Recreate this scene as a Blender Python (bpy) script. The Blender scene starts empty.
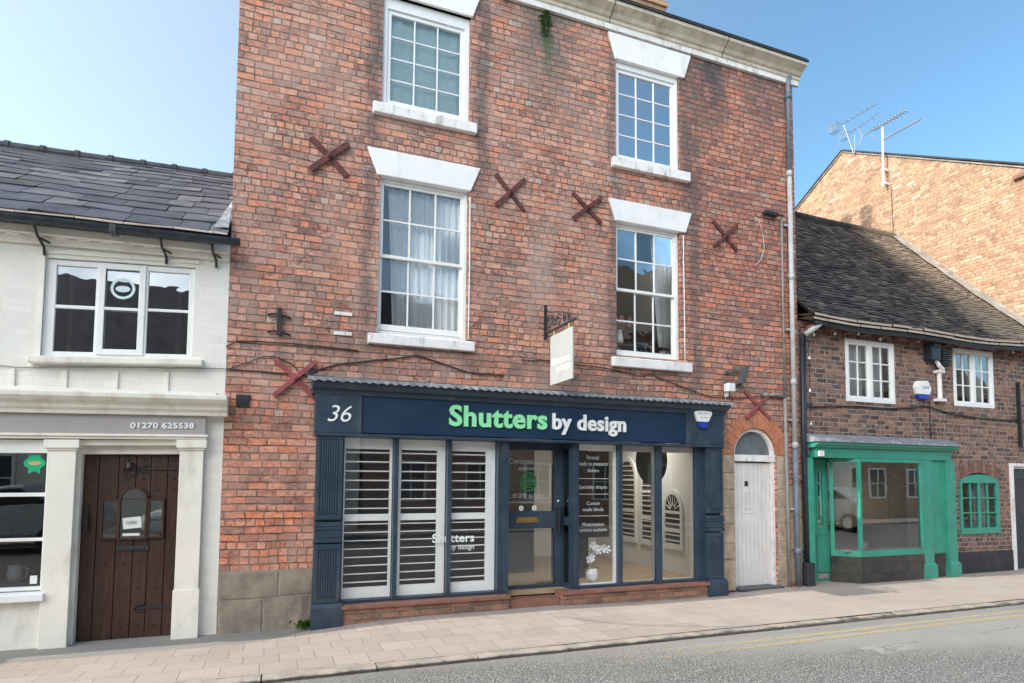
import bpy, bmesh, math, random
from mathutils import Vector, Matrix
R = math.radians
random.seed(7)
sc = bpy.context.scene
col = sc.collection

# ------------------------------------------------------------------ node helpers
class NT:
    def __init__(s, name):
        s.m = bpy.data.materials.new(name); s.m.use_nodes = True
        s.t = s.m.node_tree; s.t.nodes.clear()
        s.out = s.n('ShaderNodeOutputMaterial')
    def n(s, typ, **kw):
        x = s.t.nodes.new(typ)
        for k, v in kw.items(): setattr(x, k, v)
        return x
    def l(s, a, b): s.t.links.new(a, b)
    def put(s, sock, v):
        if v is None: return
        if hasattr(v, 'is_output'): s.l(v, sock)
        else:
            if isinstance(v, (tuple, list)) and len(v) == 3 and sock.type == 'RGBA': v = (*v, 1)
            sock.default_value = v
    def M(s, op, a, b=None, c=None, clamp=False):
        x = s.n('ShaderNodeMath', operation=op, use_clamp=clamp)
        for i, v in enumerate((a, b, c)): s.put(x.inputs[i], v)
        return x.outputs[0]
    def ss(s, v, a, b):
        x = s.n('ShaderNodeMapRange', interpolation_type='SMOOTHSTEP')
        s.put(x.inputs[0], v); x.inputs[1].default_value = a; x.inputs[2].default_value = b
        return x.outputs[0]
    def mr(s, v, a, b, c, d):
        x = s.n('ShaderNodeMapRange')
        for i, q in enumerate((v, a, b, c, d)): s.put(x.inputs[i], q)
        return x.outputs[0]
    def mix(s, f, a, b, mode='MIX'):
        x = s.n('ShaderNodeMix', data_type='RGBA', blend_type=mode)
        s.put(x.inputs[0], f); s.put(x.inputs[6], a); s.put(x.inputs[7], b)
        return x.outputs[2]
    def co(s):
        g = s.n('ShaderNodeNewGeometry'); return g.outputs['Position']
    def sep(s, v):
        x = s.n('ShaderNodeSeparateXYZ'); s.l(v, x.inputs[0]); return x.outputs
    def comb(s, x=0., y=0., z=0.):
        c = s.n('ShaderNodeCombineXYZ')
        for i, v in enumerate((x, y, z)): s.put(c.inputs[i], v)
        return c.outputs[0]
    def noise(s, v, scale, detail=3, rough=.55, out=0, dist=0.):
        x = s.n('ShaderNodeTexNoise'); s.put(x.inputs['Vector'], v)
        x.inputs['Scale'].default_value = scale; x.inputs['Detail'].default_value = detail
        x.inputs['Roughness'].default_value = rough; x.inputs['Distortion'].default_value = dist
        return x.outputs[out]
    def stretch(s, v, a):
        x = s.n('ShaderNodeVectorMath', operation='MULTIPLY'); s.l(v, x.inputs[0]); x.inputs[1].default_value = a
        return x.outputs[0]
    def white(s, v):
        x = s.n('ShaderNodeTexWhiteNoise', noise_dimensions='3D'); s.l(v, x.inputs[0]); return x.outputs
    def ramp(s, f, stops, interp='LINEAR'):
        x = s.n('ShaderNodeValToRGB'); s.put(x.inputs[0], f); cr = x.color_ramp; cr.interpolation = interp
        while len(cr.elements) < len(stops): cr.elements.new(.5)
        for e, (p, c) in zip(cr.elements, stops): e.position = p; e.color = (*c, 1)
        return x.outputs[0]
    def bump(s, h, strength=.5, dist=.01):
        x = s.n('ShaderNodeBump'); s.put(x.inputs['Height'], h)
        x.inputs['Strength'].default_value = strength; x.inputs['Distance'].default_value = dist
        return x.outputs[0]
    def bsdf(s, color, rough=.8, normal=None, metal=0., spec=.4):
        x = s.n('ShaderNodeBsdfPrincipled'); s.put(x.inputs['Base Color'], color)
        s.put(x.inputs['Roughness'], rough); x.inputs['Metallic'].default_value = metal
        x.inputs['Specular IOR Level'].default_value = spec
        if normal is not None: s.l(normal, x.inputs['Normal'])
        s.l(x.outputs[0], s.out.inputs[0]); return x

def plain(name, c, rough=.6, var=.15, scale=6., bump=.15, metal=0., dirt=None, dirt_amt=.35, dscale=3., spec=.4, fine=60.):
    """paint / metal / plaster with uneven tone, grime and a faint surface"""
    a = NT(name); p = a.co()
    n1 = a.noise(p, scale, 4); n2 = a.noise(p, fine, 3)
    f = a.mr(n1, .3, .7, 1 - var, 1 + var)
    cc = a.mix(1., c, a.comb(f, f, f), 'MULTIPLY')
    if dirt:
        d = a.noise(a.stretch(p, (1, 1, .35)), dscale, 7, .68)
        cc = a.mix(a.M('MULTIPLY', a.ss(d, .5, .72), dirt_amt), cc, dirt)
    nb = a.bump(a.M('ADD', a.M('MULTIPLY', n2, .5), n1), bump, .01) if bump else None
    a.bsdf(cc, a.mr(n1, .3, .7, max(rough - .1, .02), min(rough + .1, 1)), nb, metal, spec)
    return a.m

def bricks(a, u, v, W, H, mort, headers=True, rough_edge=.006, seed=0., wob=.012):
    """returns (mask 1 = brick face, id vector white noise outputs, fine height)"""
    base = a.comb(u, v, seed)
    wn = a.sep(a.noise(base, .9, 2, .5, 1)); 
    wn2 = a.sep(a.noise(base, 14., 2, .5, 1))
    u2 = a.M('ADD', u, a.M('ADD', a.M('MULTIPLY', a.M('SUBTRACT', wn[0], .5), wob * 2), a.M('MULTIPLY', a.M('SUBTRACT', wn2[0], .5), rough_edge * 2)))
    v2 = a.M('ADD', v, a.M('ADD', a.M('MULTIPLY', a.M('SUBTRACT', wn[1], .5), wob * 2), a.M('MULTIPLY', a.M('SUBTRACT', wn2[1], .5), rough_edge * 1.6)))
    vv = a.M('DIVIDE', v2, H); row = a.M('FLOOR', vv); fv = a.M('FRACT', vv)
    if headers:
        hr = a.M('LESS_THAN', a.white(a.comb(row, seed, 9.1))[0], .38)
        w = a.mr(hr, 0., 1., W, W * .5)
    else: w = W
    rw = a.white(a.comb(row, seed, 3.3))[0]
    sh = a.M('ADD', a.M('MULTIPLY', a.M('FLOORED_MODULO', row, 2.), a.M('MULTIPLY', w, .5)), a.M('MULTIPLY', rw, .07))
    uu = a.M('DIVIDE', a.M('ADD', u2, sh), w); cl = a.M('FLOOR', uu); fu = a.M('FRACT', uu)
    du = a.M('MULTIPLY', a.M('MINIMUM', fu, a.M('SUBTRACT', 1., fu)), w)
    dv = a.M('MULTIPLY', a.M('MINIMUM', fv, a.M('SUBTRACT', 1., fv)), H)
    d = a.M('MINIMUM', du, dv)
    d = a.M('ADD', d, a.M('MULTIPLY', a.M('SUBTRACT', a.noise(base, 45., 2), .5), mort * .8))
    mask = a.ss(d, mort * .3, mort * .8)
    idw = a.white(a.comb(row, cl, seed + 7.7))
    return mask, idw, fv

def brick_mat(name, axis, stops, mortar, W=.235, H=.083, mort=.011, headers=True, bumps=.9, seed=0., stain=None, rough_edge=.006, wob=.012, mott=.5, fleck=None, gain=1., pink=None, grey=None, bed_shadow=.0, cont=1., idwt=.62, off=.0):
    a = NT(name); p = a.co(); x, y, z = a.sep(p)
    u = a.M('ADD', x, y) if axis == 'x' else (y if axis == 'y' else x)
    v = z if axis != 'g' else y
    mask, idw, fv = bricks(a, u, v, W, H, mort, headers, rough_edge, seed, wob)
    big = a.noise(p, .55, 4, .6); mid = a.noise(p, 3.2, 5, .65); fine = a.noise(p, 55., 4, .75); mot = a.noise(a.stretch(p, (1, 1, 1.7)), 15., 4, .7)
    f = a.M('ADD', a.M('MULTIPLY', idw[0], idwt), a.M('ADD', a.M('MULTIPLY', a.M('SUBTRACT', mid, .34), .7), a.M('ADD', a.M('MULTIPLY', a.M('SUBTRACT', big, .5), .35), a.M('MULTIPLY', a.M('SUBTRACT', mot, .5), mott))), clamp=True)
    if off: f = a.M('ADD', f, off, clamp=True)
    c = a.ramp(f, stops)
    r2 = a.white(a.comb(idw[0], seed, 1.))[0]; r3 = a.white(a.comb(idw[0], seed, 2.))[0]
    if pink: c = a.mix(a.M('MULTIPLY', a.ss(a.M('ADD', a.M('MULTIPLY', r3, .5), mot), .72, 1.0), .65), c, pink)
    if grey: c = a.mix(a.M('MULTIPLY', a.ss(a.M('ADD', a.M('MULTIPLY', r2, .45), a.M('MULTIPLY', mid, 1.0)), .74, .92), .62), c, grey)
    hv = a.M('ADD', 1., a.M('ADD', a.M('MULTIPLY', a.M('SUBTRACT', fine, .5), 1.1*cont), a.M('MULTIPLY', a.M('SUBTRACT', mot, .5), .5*cont)))
    c = a.mix(1., c, a.comb(hv, hv, hv), 'MULTIPLY')
    if fleck: c = a.mix(a.M('MULTIPLY', a.M('GREATER_THAN', a.M('ADD', r2, a.M('MULTIPLY', a.M('SUBTRACT', mot, .5), .06)), fleck[0]), .6), c, fleck[1])
    m2 = a.noise(p, 9., 4, .7)
    mc = a.mix(a.ss(m2, .35, .65), mortar, tuple(q * (1 - .5*cont) for q in mortar))
    c = a.mix(mask, mc, c)
    if bed_shadow:
        b = a.M('MULTIPLY', a.ss(fv, .20, .06), a.ss(a.noise(a.stretch(p, (1, 1, 4)), 4.5, 4, .7), .38, .52))
        c = a.mix(a.M('MULTIPLY', b, bed_shadow), c, (.035, .028, .028))  # irregular shadow line painted along the bed joints
    if stain: c = stain(a, c, p, x, y, z, mid)
    if gain != 1.: c = a.mix(1., c, (gain, gain, gain), 'MULTIPLY')
    h = a.M('ADD', a.M('MULTIPLY', mask, a.mr(idw[0], 0., 1., .7, 1.15)), a.M('ADD', a.M('MULTIPLY', fine, .35), a.M('MULTIPLY', mot, .4)))
    a.bsdf(c, .88, a.bump(h, bumps, .014), spec=.25)
    return a.m


# ------------------------------------------------------------------ mesh helpers
def warp_left(p):
    x, y, z = p
    if x > -.4: return p
    def st(q): q = max(0., min(1., q)); return q * q * (3 - 2 * q)
    k = .03 * st((z - .9) / 1.4) + .022 * st((z - 2.7) / .15) * (1 - st((z - 4.0) / .15))
    return (x, y, z + k * (max(x, -5) + .5))

class MB:
    def __init__(s, warp=None): s.v = []; s.f = []; s.w = warp
    def add(s, vs, fs):
        o = len(s.v); s.v += [tuple(q) for q in vs]; s.f += [tuple(i + o for i in f) for f in fs]; return s
    def box(s, x0, x1, y0, y1, z0, z1):
        return s.add([(x0,y0,z0),(x1,y0,z0),(x1,y1,z0),(x0,y1,z0),(x0,y0,z1),(x1,y0,z1),(x1,y1,z1),(x0,y1,z1)],
                     [(0,3,2,1),(4,5,6,7),(0,1,5,4),(1,2,6,5),(2,3,7,6),(3,0,4,7)])
    def obox(s, c, ax, ay, az):   # centre and three half vectors
        c, ax, ay, az = map(Vector, (c, ax, ay, az)); vs = []
        for k in (-1, 1):
            for i, j in ((-1,-1),(1,-1),(1,1),(-1,1)): vs.append(c + ax*i + ay*j + az*k)
        return s.add(vs, [(0,3,2,1),(4,5,6,7),(0,1,5,4),(1,2,6,5),(2,3,7,6),(3,0,4,7)])
    def prism(s, pts, a0, a1, plane='xz'):
        n = len(pts)
        def P(p, a): return (p[0], a, p[1]) if plane == 'xz' else ((a, p[0], p[1]) if plane == 'yz' else (p[0], p[1], a))
        vs = [P(p, a0) for p in pts] + [P(p, a1) for p in pts]
        fs = [tuple(range(n)), tuple(range(2*n-1, n-1, -1))] + [(i, i+n, (i+1)%n+n, (i+1)%n) for i in range(n)]
        return s.add(vs, fs)
    def tube(s, pts, r, n=8, cap=True):
        pts = [Vector(p) for p in pts]; rings = []
        for i, p in enumerate(pts):
            d = (pts[min(i+1, len(pts)-1)] - pts[max(i-1, 0)]).normalized()
            up = Vector((0,0,1)) if abs(d.z) < .95 else Vector((0,1,0))
            a = d.cross(up).normalized(); b = a.cross(d)
            rr = r[i] if isinstance(r, (list, tuple)) else r
            rings.append([p + a*(rr*math.cos(2*math.pi*k/n)) + b*(rr*math.sin(2*math.pi*k/n)) for k in range(n)])
        vs = [q for g in rings for q in g]; fs = []
        for i in range(len(pts)-1):
            for k in range(n):
                fs.append((i*n+k, (i+1)*n+k, (i+1)*n+(k+1)%n, i*n+(k+1)%n))
        if cap: fs += [tuple(range(n)), tuple(range(len(vs)-1, len(vs)-1-n, -1))]
        return s.add(vs, fs)
    def lathe(s, c, prof, n=20):
        vs = []; fs = []
        for r, z in prof:
            for k in range(n): vs.append((c[0]+r*math.cos(2*math.pi*k/n), c[1]+r*math.sin(2*math.pi*k/n), c[2]+z))
        for i in range(len(prof)-1):
            for k in range(n): fs.append((i*n+k, i*n+(k+1)%n, (i+1)*n+(k+1)%n, (i+1)*n+k))
        return s.add(vs, fs)
    def disc(s, c, r, y, n=28, t=.01, sz=1.):
        pts = [(c[0]+r*math.cos(2*math.pi*k/n), c[1]+sz*r*math.sin(2*math.pi*k/n)) for k in range(n)]
        return s.prism(pts, y, y+t)
    def frame(s, x0, x1, z0, z1, y0, y1, w, wb=None, wt=None, wr=None):
        wb = wb or w; wt = wt or w; wr = wr or w
        s.box(x0, x0+w, y0, y1, z0, z1); s.box(x1-wr, x1, y0, y1, z0, z1)
        s.box(x0+w, x1-wr, y0, y1, z0, z0+wb); s.box(x0+w, x1-wr, y0, y1, z1-wt, z1); return s
    def build(s, name, mat, parent=None, bevel=0, smooth=False, recalc=True):
        vs = [s.w(v) for v in s.v] if s.w else s.v
        if parent is not None:
            o0 = Vector((0,0,0)); q = parent
            while q is not None: o0 = o0 + q.location; q = q.parent
            vs = [tuple(Vector(v) - o0) for v in vs]
        me = bpy.data.meshes.new(name); me.from_pydata(vs, [], s.f); me.update()
        if recalc:
            b = bmesh.new(); b.from_mesh(me); bmesh.ops.recalc_face_normals(b, faces=b.faces); b.to_mesh(me); b.free()
        if smooth:
            for f in me.polygons: f.use_smooth = True
        me.materials.append(mat)
        o = bpy.data.objects.new(name, me); col.objects.link(o)
        if parent is not None: o.parent = parent
        if bevel:
            m = o.modifiers.new('edge', 'BEVEL'); m.width = bevel; m.segments = 2; m.limit_method = 'ANGLE'
        return o

def thing(name, label, cat, loc=(0,0,0), group=None):
    o = bpy.data.objects.new(name, None); col.objects.link(o); o.location = loc
    o['label'] = label; o['category'] = cat
    if group: o['group'] = group
    return o
def tag(o, label, cat, group=None):
    o['label'] = label; o['category'] = cat
    if group: o['group'] = group
    return o
def struct(o): o['kind'] = 'structure'; return o

def text(s, x0, x1, z0, z1, y, mat, parent, name='lettering', bold=.0, ext=.004, shear=0., align='CENTER', lsp=1., plane='front', warp=None):
    cu = bpy.data.curves.new('t', 'FONT'); cu.body = s; cu.offset = bold; cu.extrude = .02; cu.shear = shear
    cu.align_x = align; cu.space_line = lsp; cu.resolution_u = 4; cu.space_character = 1. + bold*2.2
    t = bpy.data.objects.new('t', cu); col.objects.link(t)
    bpy.context.view_layer.update()
    me = bpy.data.meshes.new_from_object(t.evaluated_get(bpy.context.evaluated_depsgraph_get()))
    bpy.data.objects.remove(t); bpy.data.curves.remove(cu)
    xs = [v.co.x for v in me.vertices]; ys = [v.co.y for v in me.vertices]
    ax, bx, ay, by = min(xs), max(xs), min(ys), max(ys)
    mb = MB(warp)
    vs = []
    for v in me.vertices:
        X = x0 + (v.co.x-ax)/(bx-ax)*(x1-x0); Z = z0 + (v.co.y-ay)/(by-ay)*(z1-z0); T = (-v.co.z/.02*.5-.5)*ext
        vs.append((X, y+T, Z) if plane == 'front' else (y+T, -X, Z))
    mb.add(vs, [tuple(p.vertices) for p in me.polygons])
    bpy.data.meshes.remove(me)
    return mb.build(name, mat, parent, recalc=False)

# ------------------------------------------------------------------ materials
def stain_main(a, c, p, x, y, z, mid):
    # bricks hard-fired orange low on the left, paler pink in the middle, sooty towards the top right
    n = a.noise(p, 1.3, 5, .65)
    lo = a.M('MULTIPLY', a.ss(a.M('ADD', z, a.M('MULTIPLY', n, .8)), 3.5, 2.4), a.ss(a.M('ADD', x, n), 1.6, .5))
    c = a.mix(a.M('MULTIPLY', lo, .5), c, a.mix(1., c, (1.25, .86, .66), 'MULTIPLY'))
    pale = a.M('MULTIPLY', a.ss(n, .42, .62), a.ss(x, 5.6, 3.4))
    c = a.mix(a.M('MULTIPLY', pale, .42), c, (.52, .34, .28))
    right = a.M('MULTIPLY', a.ss(x, 4.2, 6.4), a.ss(z, 2.2, 5.2))
    c = a.mix(a.M('MULTIPLY', right, .42), c, a.mix(1., c, (.74, .52, .52), 'MULTIPLY'))
    soot = a.M('MULTIPLY', a.ss(a.noise(a.stretch(p, (1.6, 1, .5)), 1.6, 6, .7),   .55, .70), .34)
    c = a.mix(soot, c, (.13, .105, .10))
    rep_ = a.ss(a.noise(a.stretch(p, (1, 1, 1.4)), 2.1, 3, .5), .60, .66)
    c = a.mix(a.M('MULTIPLY', rep_, .22), c, (.60, .27, .15))
    c = a.mix(a.M('MULTIPLY', a.ss(a.noise(p, 6., 5, .7), .35, .65), .12), c, (.54, .35, .27))
    def drip(cx, w, z0, z1, amt, colr, c):
        d = a.M('ABSOLUTE', a.M('SUBTRACT', a.M('ADD', x, a.M('MULTIPLY', a.M('SUBTRACT', n, .5), .35)), cx))
        f = a.M('MULTIPLY', a.M('MULTIPLY', a.ss(d, w, w*.2), a.ss(z, z0, z1)), amt)
        f = a.M('MULTIPLY', f, a.ss(mid, .28, .5))
        return a.mix(f, c, colr)
    c = drip(6.2, .42, 6.6, 8.0, .9, (.07,.07,.08), c)
    c = drip(3.35, .6, 6.2, 7.9, .8, (.13,.125,.12), c)
    c = drip(3.40, .10, 6.9, 7.9, .8, (.07,.11,.05), c)
    c = drip(7.2, .5, 6.4, 8.0, .45, (.11,.09,.10), c)
    hp = a.M('MULTIPLY', a.M('MULTIPLY', a.ss(a.M('ABSOLUTE', a.M('SUBTRACT', z, 4.55)), .32, .1), a.ss(a.M('ABSOLUTE', a.M('SUBTRACT', x, 3.1)), .9, .3)), a.ss(a.noise(a.stretch(p, (1, 1, 3.5)), 3., 4, .7), .5, .6))
    c = a.mix(a.M('MULTIPLY', hp, .6), c, (.12, .10, .10))
    c = drip(2.45, .16, 4.6, 6.2, .7, (.10,.09,.09), c)
    c = drip(1.02, .12, 2.6, 3.3, .6, (.10,.09,.09), c)
    c = drip(5.85, .14, 2.7, 3.3, .6, (.10,.09,.09), c)
    c = drip(4.45, .12, 2.6, 3.3, .6, (.10,.09,.09), c)
    c = drip(5.70, .14, 5.0, 6.2, .7, (.10,.09,.09), c)
    c = drip(1.1, .12, 5.5, 6.2, .5, (.11,.10,.10), c)
    # white run-off under the shop sign bracket
    d = a.M('ABSOLUTE', a.M('SUBTRACT', x, 3.35)); 
    c = a.mix(a.M('MULTIPLY', a.M('MULTIPLY', a.ss(d, .25, .05), a.ss(a.M('ABSOLUTE', a.M('SUBTRACT', z, 4.6)), .9, .2)), .3), c, (.45,.38,.34))
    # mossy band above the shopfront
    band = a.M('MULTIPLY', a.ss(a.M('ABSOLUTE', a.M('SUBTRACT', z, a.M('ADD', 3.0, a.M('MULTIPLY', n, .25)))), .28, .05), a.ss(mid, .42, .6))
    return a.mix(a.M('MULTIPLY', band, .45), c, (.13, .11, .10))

MAINST = [(.0,(.11,.075,.07)),(.18,(.26,.13,.105)),(.38,(.44,.18,.125)),(.58,(.57,.225,.14)),(.76,(.62,.27,.165)),(.9,(.70,.30,.13)),(1.,(.66,.42,.28))]
M = {}
M['brick_main'] = brick_mat('old_red_brick', 'x', MAINST, (.34,.235,.19), mort=.012, W=.205, H=.0831, stain=stain_main, fleck=(.985,(.56,.48,.40)), wob=.028, rough_edge=.010, pink=(.60,.36,.28), grey=(.21,.175,.16), bed_shadow=.85, mott=1.2, gain=1.12, cont=1.4, idwt=.50, off=.07)
M['brick_arch'] = plain('rubbed_orange_brick', (.50,.19,.10), .85, .3, 9., .5, dirt=(.2,.12,.1), dirt_amt=.4)
M['brick_sill'] = brick_mat('riser_brick', 'x', [(0,(.16,.10,.085)),(.4,(.30,.17,.12)),(.75,(.42,.2,.13)),(1,(.46,.3,.22))], (.3,.25,.2), W=.225, H=.075, headers=False, seed=4.)
M['brick_cottage'] = brick_mat('cottage_brick', 'x', [(0,(.07,.05,.05)),(.25,(.16,.092,.08)),(.45,(.28,.15,.115)),(.68,(.37,.205,.15)),(.86,(.43,.27,.19)),(1,(.46,.34,.26))], (.48,.41,.34), W=.215, H=.079, mort=.015, seed=2., wob=.022, rough_edge=.009, mott=.6, grey=(.13,.11,.12), gain=.92)
M['brick_dark'] = plain('cottage_arch_brick', (.17,.09,.075), .85, .35, 14., .5)
M['brick_arch_mid'] = plain('brown_arch_brick', (.27,.14,.11), .85, .35, 14., .5)
M['brick_gable'] = brick_mat('buff_gable_brick', 'y', [(0,(.27,.15,.10)),(.25,(.38,.215,.135)),(.5,(.47,.275,.17)),(.8,(.52,.34,.22)),(1,(.56,.43,.32))], (.47,.36,.26), W=.23, H=.076, mort=.012, seed=5., bumps=.9, fleck=(.98,(.58,.48,.40)), wob=.02, mott=.8, rough_edge=.008, gain=1.12)
M['brick_opp'] = brick_mat('opposite_brick', 'x', [(0,(.25,.14,.1)),(.5,(.44,.27,.18)),(1,(.52,.38,.28))], (.45,.38,.3), seed=9.)
def painted_brick(name, c, amt=.8):
    def st(a, cc, p, x, y, z, mid): return a.mix(a.M('MULTIPLY', a.ss(a.noise(a.stretch(p, (1.6, 1, .5)), 2.6, 7, .72), .54, .72), .42), cc, (.50,.47,.38))
    dk = tuple(q*.95 for q in c)
    return brick_mat(name, 'x', [(0,tuple(q*.93 for q in c)),(.5,c),(1,tuple(min(q*1.03,.9) for q in c))], dk, W=.24, H=.08, mort=.006, bumps=.12, seed=3., stain=st, wob=.02, mott=.2, cont=.12)
M['white_brick'] = painted_brick('white_painted_brick', (.81,.78,.715))
M['cream'] = plain('cream_masonry_paint', (.83,.79,.705), .6, .06, 3., .15, dirt=(.45,.40,.31), dirt_amt=.5, dscale=4.)
M['white'] = plain('white_gloss_paint', (.84,.84,.82), .35, .04, 5., .04, dirt=(.5,.47,.42), dirt_amt=.18)
M['white_old'] = plain('weathered_white_stone_paint', (.83,.80,.785), .6, .08, 6., .3, dirt=(.36,.31,.26), dirt_amt=.8, dscale=9.)
M['white_bright'] = plain('fresh_white_lintel_paint', (.86,.85,.84), .5, .03, 3., .10, dirt=(.50,.45,.40), dirt_amt=.38, dscale=6.)
M['upvc'] = plain('white_upvc', (.82,.83,.84), .25, .03, 3., 0)
M['navy'] = plain('navy_paint', (.028,.050,.078), .38, .16, 5., .10, dirt=(.10,.115,.13), dirt_amt=.5, dscale=4., spec=.5)
M['navy_board'] = plain('navy_signboard', (.012,.036,.078), .4, .08, 2., .02, spec=.45)
M['green'] = plain('jade_green_paint', (.045,.30,.215), .42, .12, 5., .10, dirt=(.07,.20,.15), dirt_amt=.55, dscale=4., spec=.5)
M['letter_green'] = plain('mint_green_letters', (.30,.80,.42), .4, .03, 3., 0)
M['letter_white'] = plain('white_letters', (.86,.87,.86), .4, .03, 3., 0)
M['taupe'] = plain('taupe_fascia_paint', (.40,.37,.36), .5, .05, 3., .05)
M['black_metal'] = plain('black_ironwork', (.022,.023,.027), .45, .3, 12., .3, spec=.5)
M['gutter'] = plain('blue_black_gutter', (.022,.03,.042), .35, .25, 8., .1, dirt=(.12,.12,.12), dirt_amt=.3)
M['rust_red'] = plain('red_oxide_iron', (.13,.042,.038), .7, .45, 14., .8, dirt=(.04,.022,.02), dirt_amt=.75, dscale=9.)
M['pink_red'] = plain('faded_red_iron', (.30,.075,.085), .6, .25, 12., .4, dirt=(.12,.04,.04), dirt_amt=.5, dscale=8.)
M['pipe_white'] = plain('chipped_white_pipe', (.50,.50,.50), .45, .1, 6., .15, dirt=(.25,.2,.17), dirt_amt=.5, dscale=7.)
M['pipe_blue'] = plain('blue_grey_pipe', (.16,.19,.24), .45, .3, 6., .15, dirt=(.1,.08,.07), dirt_amt=.5, dscale=7.)
M['pipe_grey'] = plain('grey_conduit', (.28,.27,.25), .6, .2, 9., .2, dirt=(.08,.07,.06), dirt_amt=.6, dscale=9.)
M['stone'] = plain('sooty_sandstone', (.27,.225,.18), .9, .35, 5., .8, dirt=(.10,.09,.08), dirt_amt=.7, dscale=4., fine=30.)
M['stone_buff'] = plain('buff_sandstone', (.40,.32,.235), .9, .3, 6., .8, dirt=(.15,.12,.10), dirt_amt=.6, dscale=5., fine=30.)
M['cornice'] = plain('cornice_paint', (.62,.545,.455), .75, .16, 5., .3, dirt=(.27,.21,.16), dirt_amt=.8, dscale=5.)
M['lead'] = plain('grey_lead', (.21,.225,.25), .5, .3, 7., .3, dirt=(.58,.58,.58), dirt_amt=.75, dscale=9.)
M['lead_dark'] = plain('dark_lead_flashing', (.09,.098,.105), .5, .3, 7., .3, dirt=(.2,.2,.2), dirt_amt=.3)
M['tile_red'] = plain('red_quarry_tile', (.26,.12,.085), .7, .25, 6., .3, dirt=(.14,.09,.07), dirt_amt=.6)
M['fillet'] = plain('cement_fillet', (.30,.265,.225), .95, .3, 6., .6, dirt=(.2,.19,.16), dirt_amt=.5)
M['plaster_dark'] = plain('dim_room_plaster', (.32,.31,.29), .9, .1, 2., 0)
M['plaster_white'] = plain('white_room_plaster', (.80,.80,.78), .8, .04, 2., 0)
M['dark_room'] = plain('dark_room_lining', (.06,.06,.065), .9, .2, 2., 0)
M['floor_wood'] = plain('oak_floor', (.42,.30,.18), .5, .15, 5., .05)
M['shutter_white'] = plain('shutter_white', (.93,.93,.93), .35, .02, 5., 0)
M['door_white'] = plain('white_plank_door_paint', (.72,.70,.68), .5, .05, 4., .1, dirt=(.45,.44,.44), dirt_amt=.35, dscale=6.)
M['riser_tile'] = brick_mat('brown_riser_tiles', 'x', [(0,(.05,.045,.042)),(.5,(.075,.068,.062)),(1,(.10,.09,.082))], (.055,.05,.046), W=.15, H=.15, mort=.005, headers=False, seed=6., bumps=.25, wob=.0, rough_edge=.001)
M['black_plinth'] = plain('black_painted_plinth', (.035,.035,.04), .7, .3, 5., .3, dirt=(.15,.13,.12), dirt_amt=.4)
M['brass'] = plain('worn_brass', (.55,.38,.14), .35, .1, 8., 0, metal=1.)
M['ceramic'] = plain('glazed_white_pot', (.80,.80,.80), .25, .03, 6., 0)
M['petal'] = plain('white_petals', (.84,.84,.88), .6, .04, 30., 0)
M['pink'] = plain('pink_petals', (.65,.22,.30), .6, .1, 30., 0)
M['leaf'] = plain('green_leaves', (.07,.16,.035), .55, .35, 25., .1)
M['alarm_blue'] = plain('blue_plastic', (.02,.06,.42), .3, .05, 5., 0)
M['silver_car'] = plain('silver_car_paint', (.42,.44,.47), .25, .02, 2., 0, metal=.6)
M['dark_car'] = plain('black_rubber_trim', (.02,.02,.022), .5, .1, 5., 0)
M['antenna'] = plain('aluminium_aerial', (.30,.30,.31), .4, .1, 8., 0, metal=.3)
M['blind'] = plain('pale_roller_blind', (.66,.82,.82), .8, .05, 2., 0)
M['sign_white'] = plain('hanging_sign_face', (.36,.385,.375), .5, .04, 4., .03, dirt=(.5,.48,.45), dirt_amt=.3)
M['cream_letters'] = plain('cream_letters', (.86,.84,.72), .5, .02, 4., 0)
M['rosette'] = plain('green_sticker', (.01,.42,.20), .5, .02, 4., 0)
M['gold'] = plain('gold_sticker', (.55,.42,.15), .5, .02, 4., 0)
M['paper'] = plain('paper_note', (.75,.76,.74), .7, .05, 20., 0)
M['yellow_line'] = None

def wood_mat():
    a = NT('dark_oak_planks'); p = a.co()
    g = a.noise(a.stretch(p, (14., 6., .9)), 3., 6, .65, dist=.6); b = a.noise(p, 2., 3)
    c = a.ramp(a.M('ADD', a.M('MULTIPLY', g, .8), a.M('MULTIPLY', b, .25)), [(.25,(.018,.008,.006)),(.5,(.046,.020,.013)),(.8,(.09,.042,.028))])
    a.bsdf(c, .55, a.bump(g, .35, .01), spec=.4); return a.m
M['oak'] = wood_mat()

def glass_mat(name, tint=(.93,.96,.95), refl=.06, wav=.12, scale=2.2):
    a = NT(name); p = a.co()
    nb = a.bump(a.noise(p, scale, 2, .4), wav, .02)
    fr = a.n('ShaderNodeFresnel'); fr.inputs[0].default_value = 1.52; a.l(nb, fr.inputs['Normal'])
    f = a.M('ADD', a.M('MULTIPLY', fr.outputs[0], 1.7), refl, clamp=True)
    tr = a.n('ShaderNodeBsdfTransparent'); tr.inputs[0].default_value = (*tint, 1)
    gl = a.n('ShaderNodeBsdfGlossy'); gl.inputs['Roughness'].default_value = .01; gl.inputs[0].default_value = (1,1,1,1); a.l(nb, gl.inputs['Normal'])
    mx = a.n('ShaderNodeMixShader'); a.l(f, mx.inputs[0]); a.l(tr.outputs[0], mx.inputs[1]); a.l(gl.outputs[0], mx.inputs[2])
    a.l(mx.outputs[0], a.out.inputs[0]); return a.m
M['glass'] = glass_mat('window_glass')
M['glass_old'] = glass_mat('old_wavy_glass', refl=.09, wav=.3, scale=2.6)
M['glass_shop'] = glass_mat('shop_glass', refl=.03, wav=.03, tint=(.97,.985,.98))
M['glass_dark'] = glass_mat('tinted_reflective_glass', tint=(.35,.55,.85), refl=.50, wav=.05)

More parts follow.
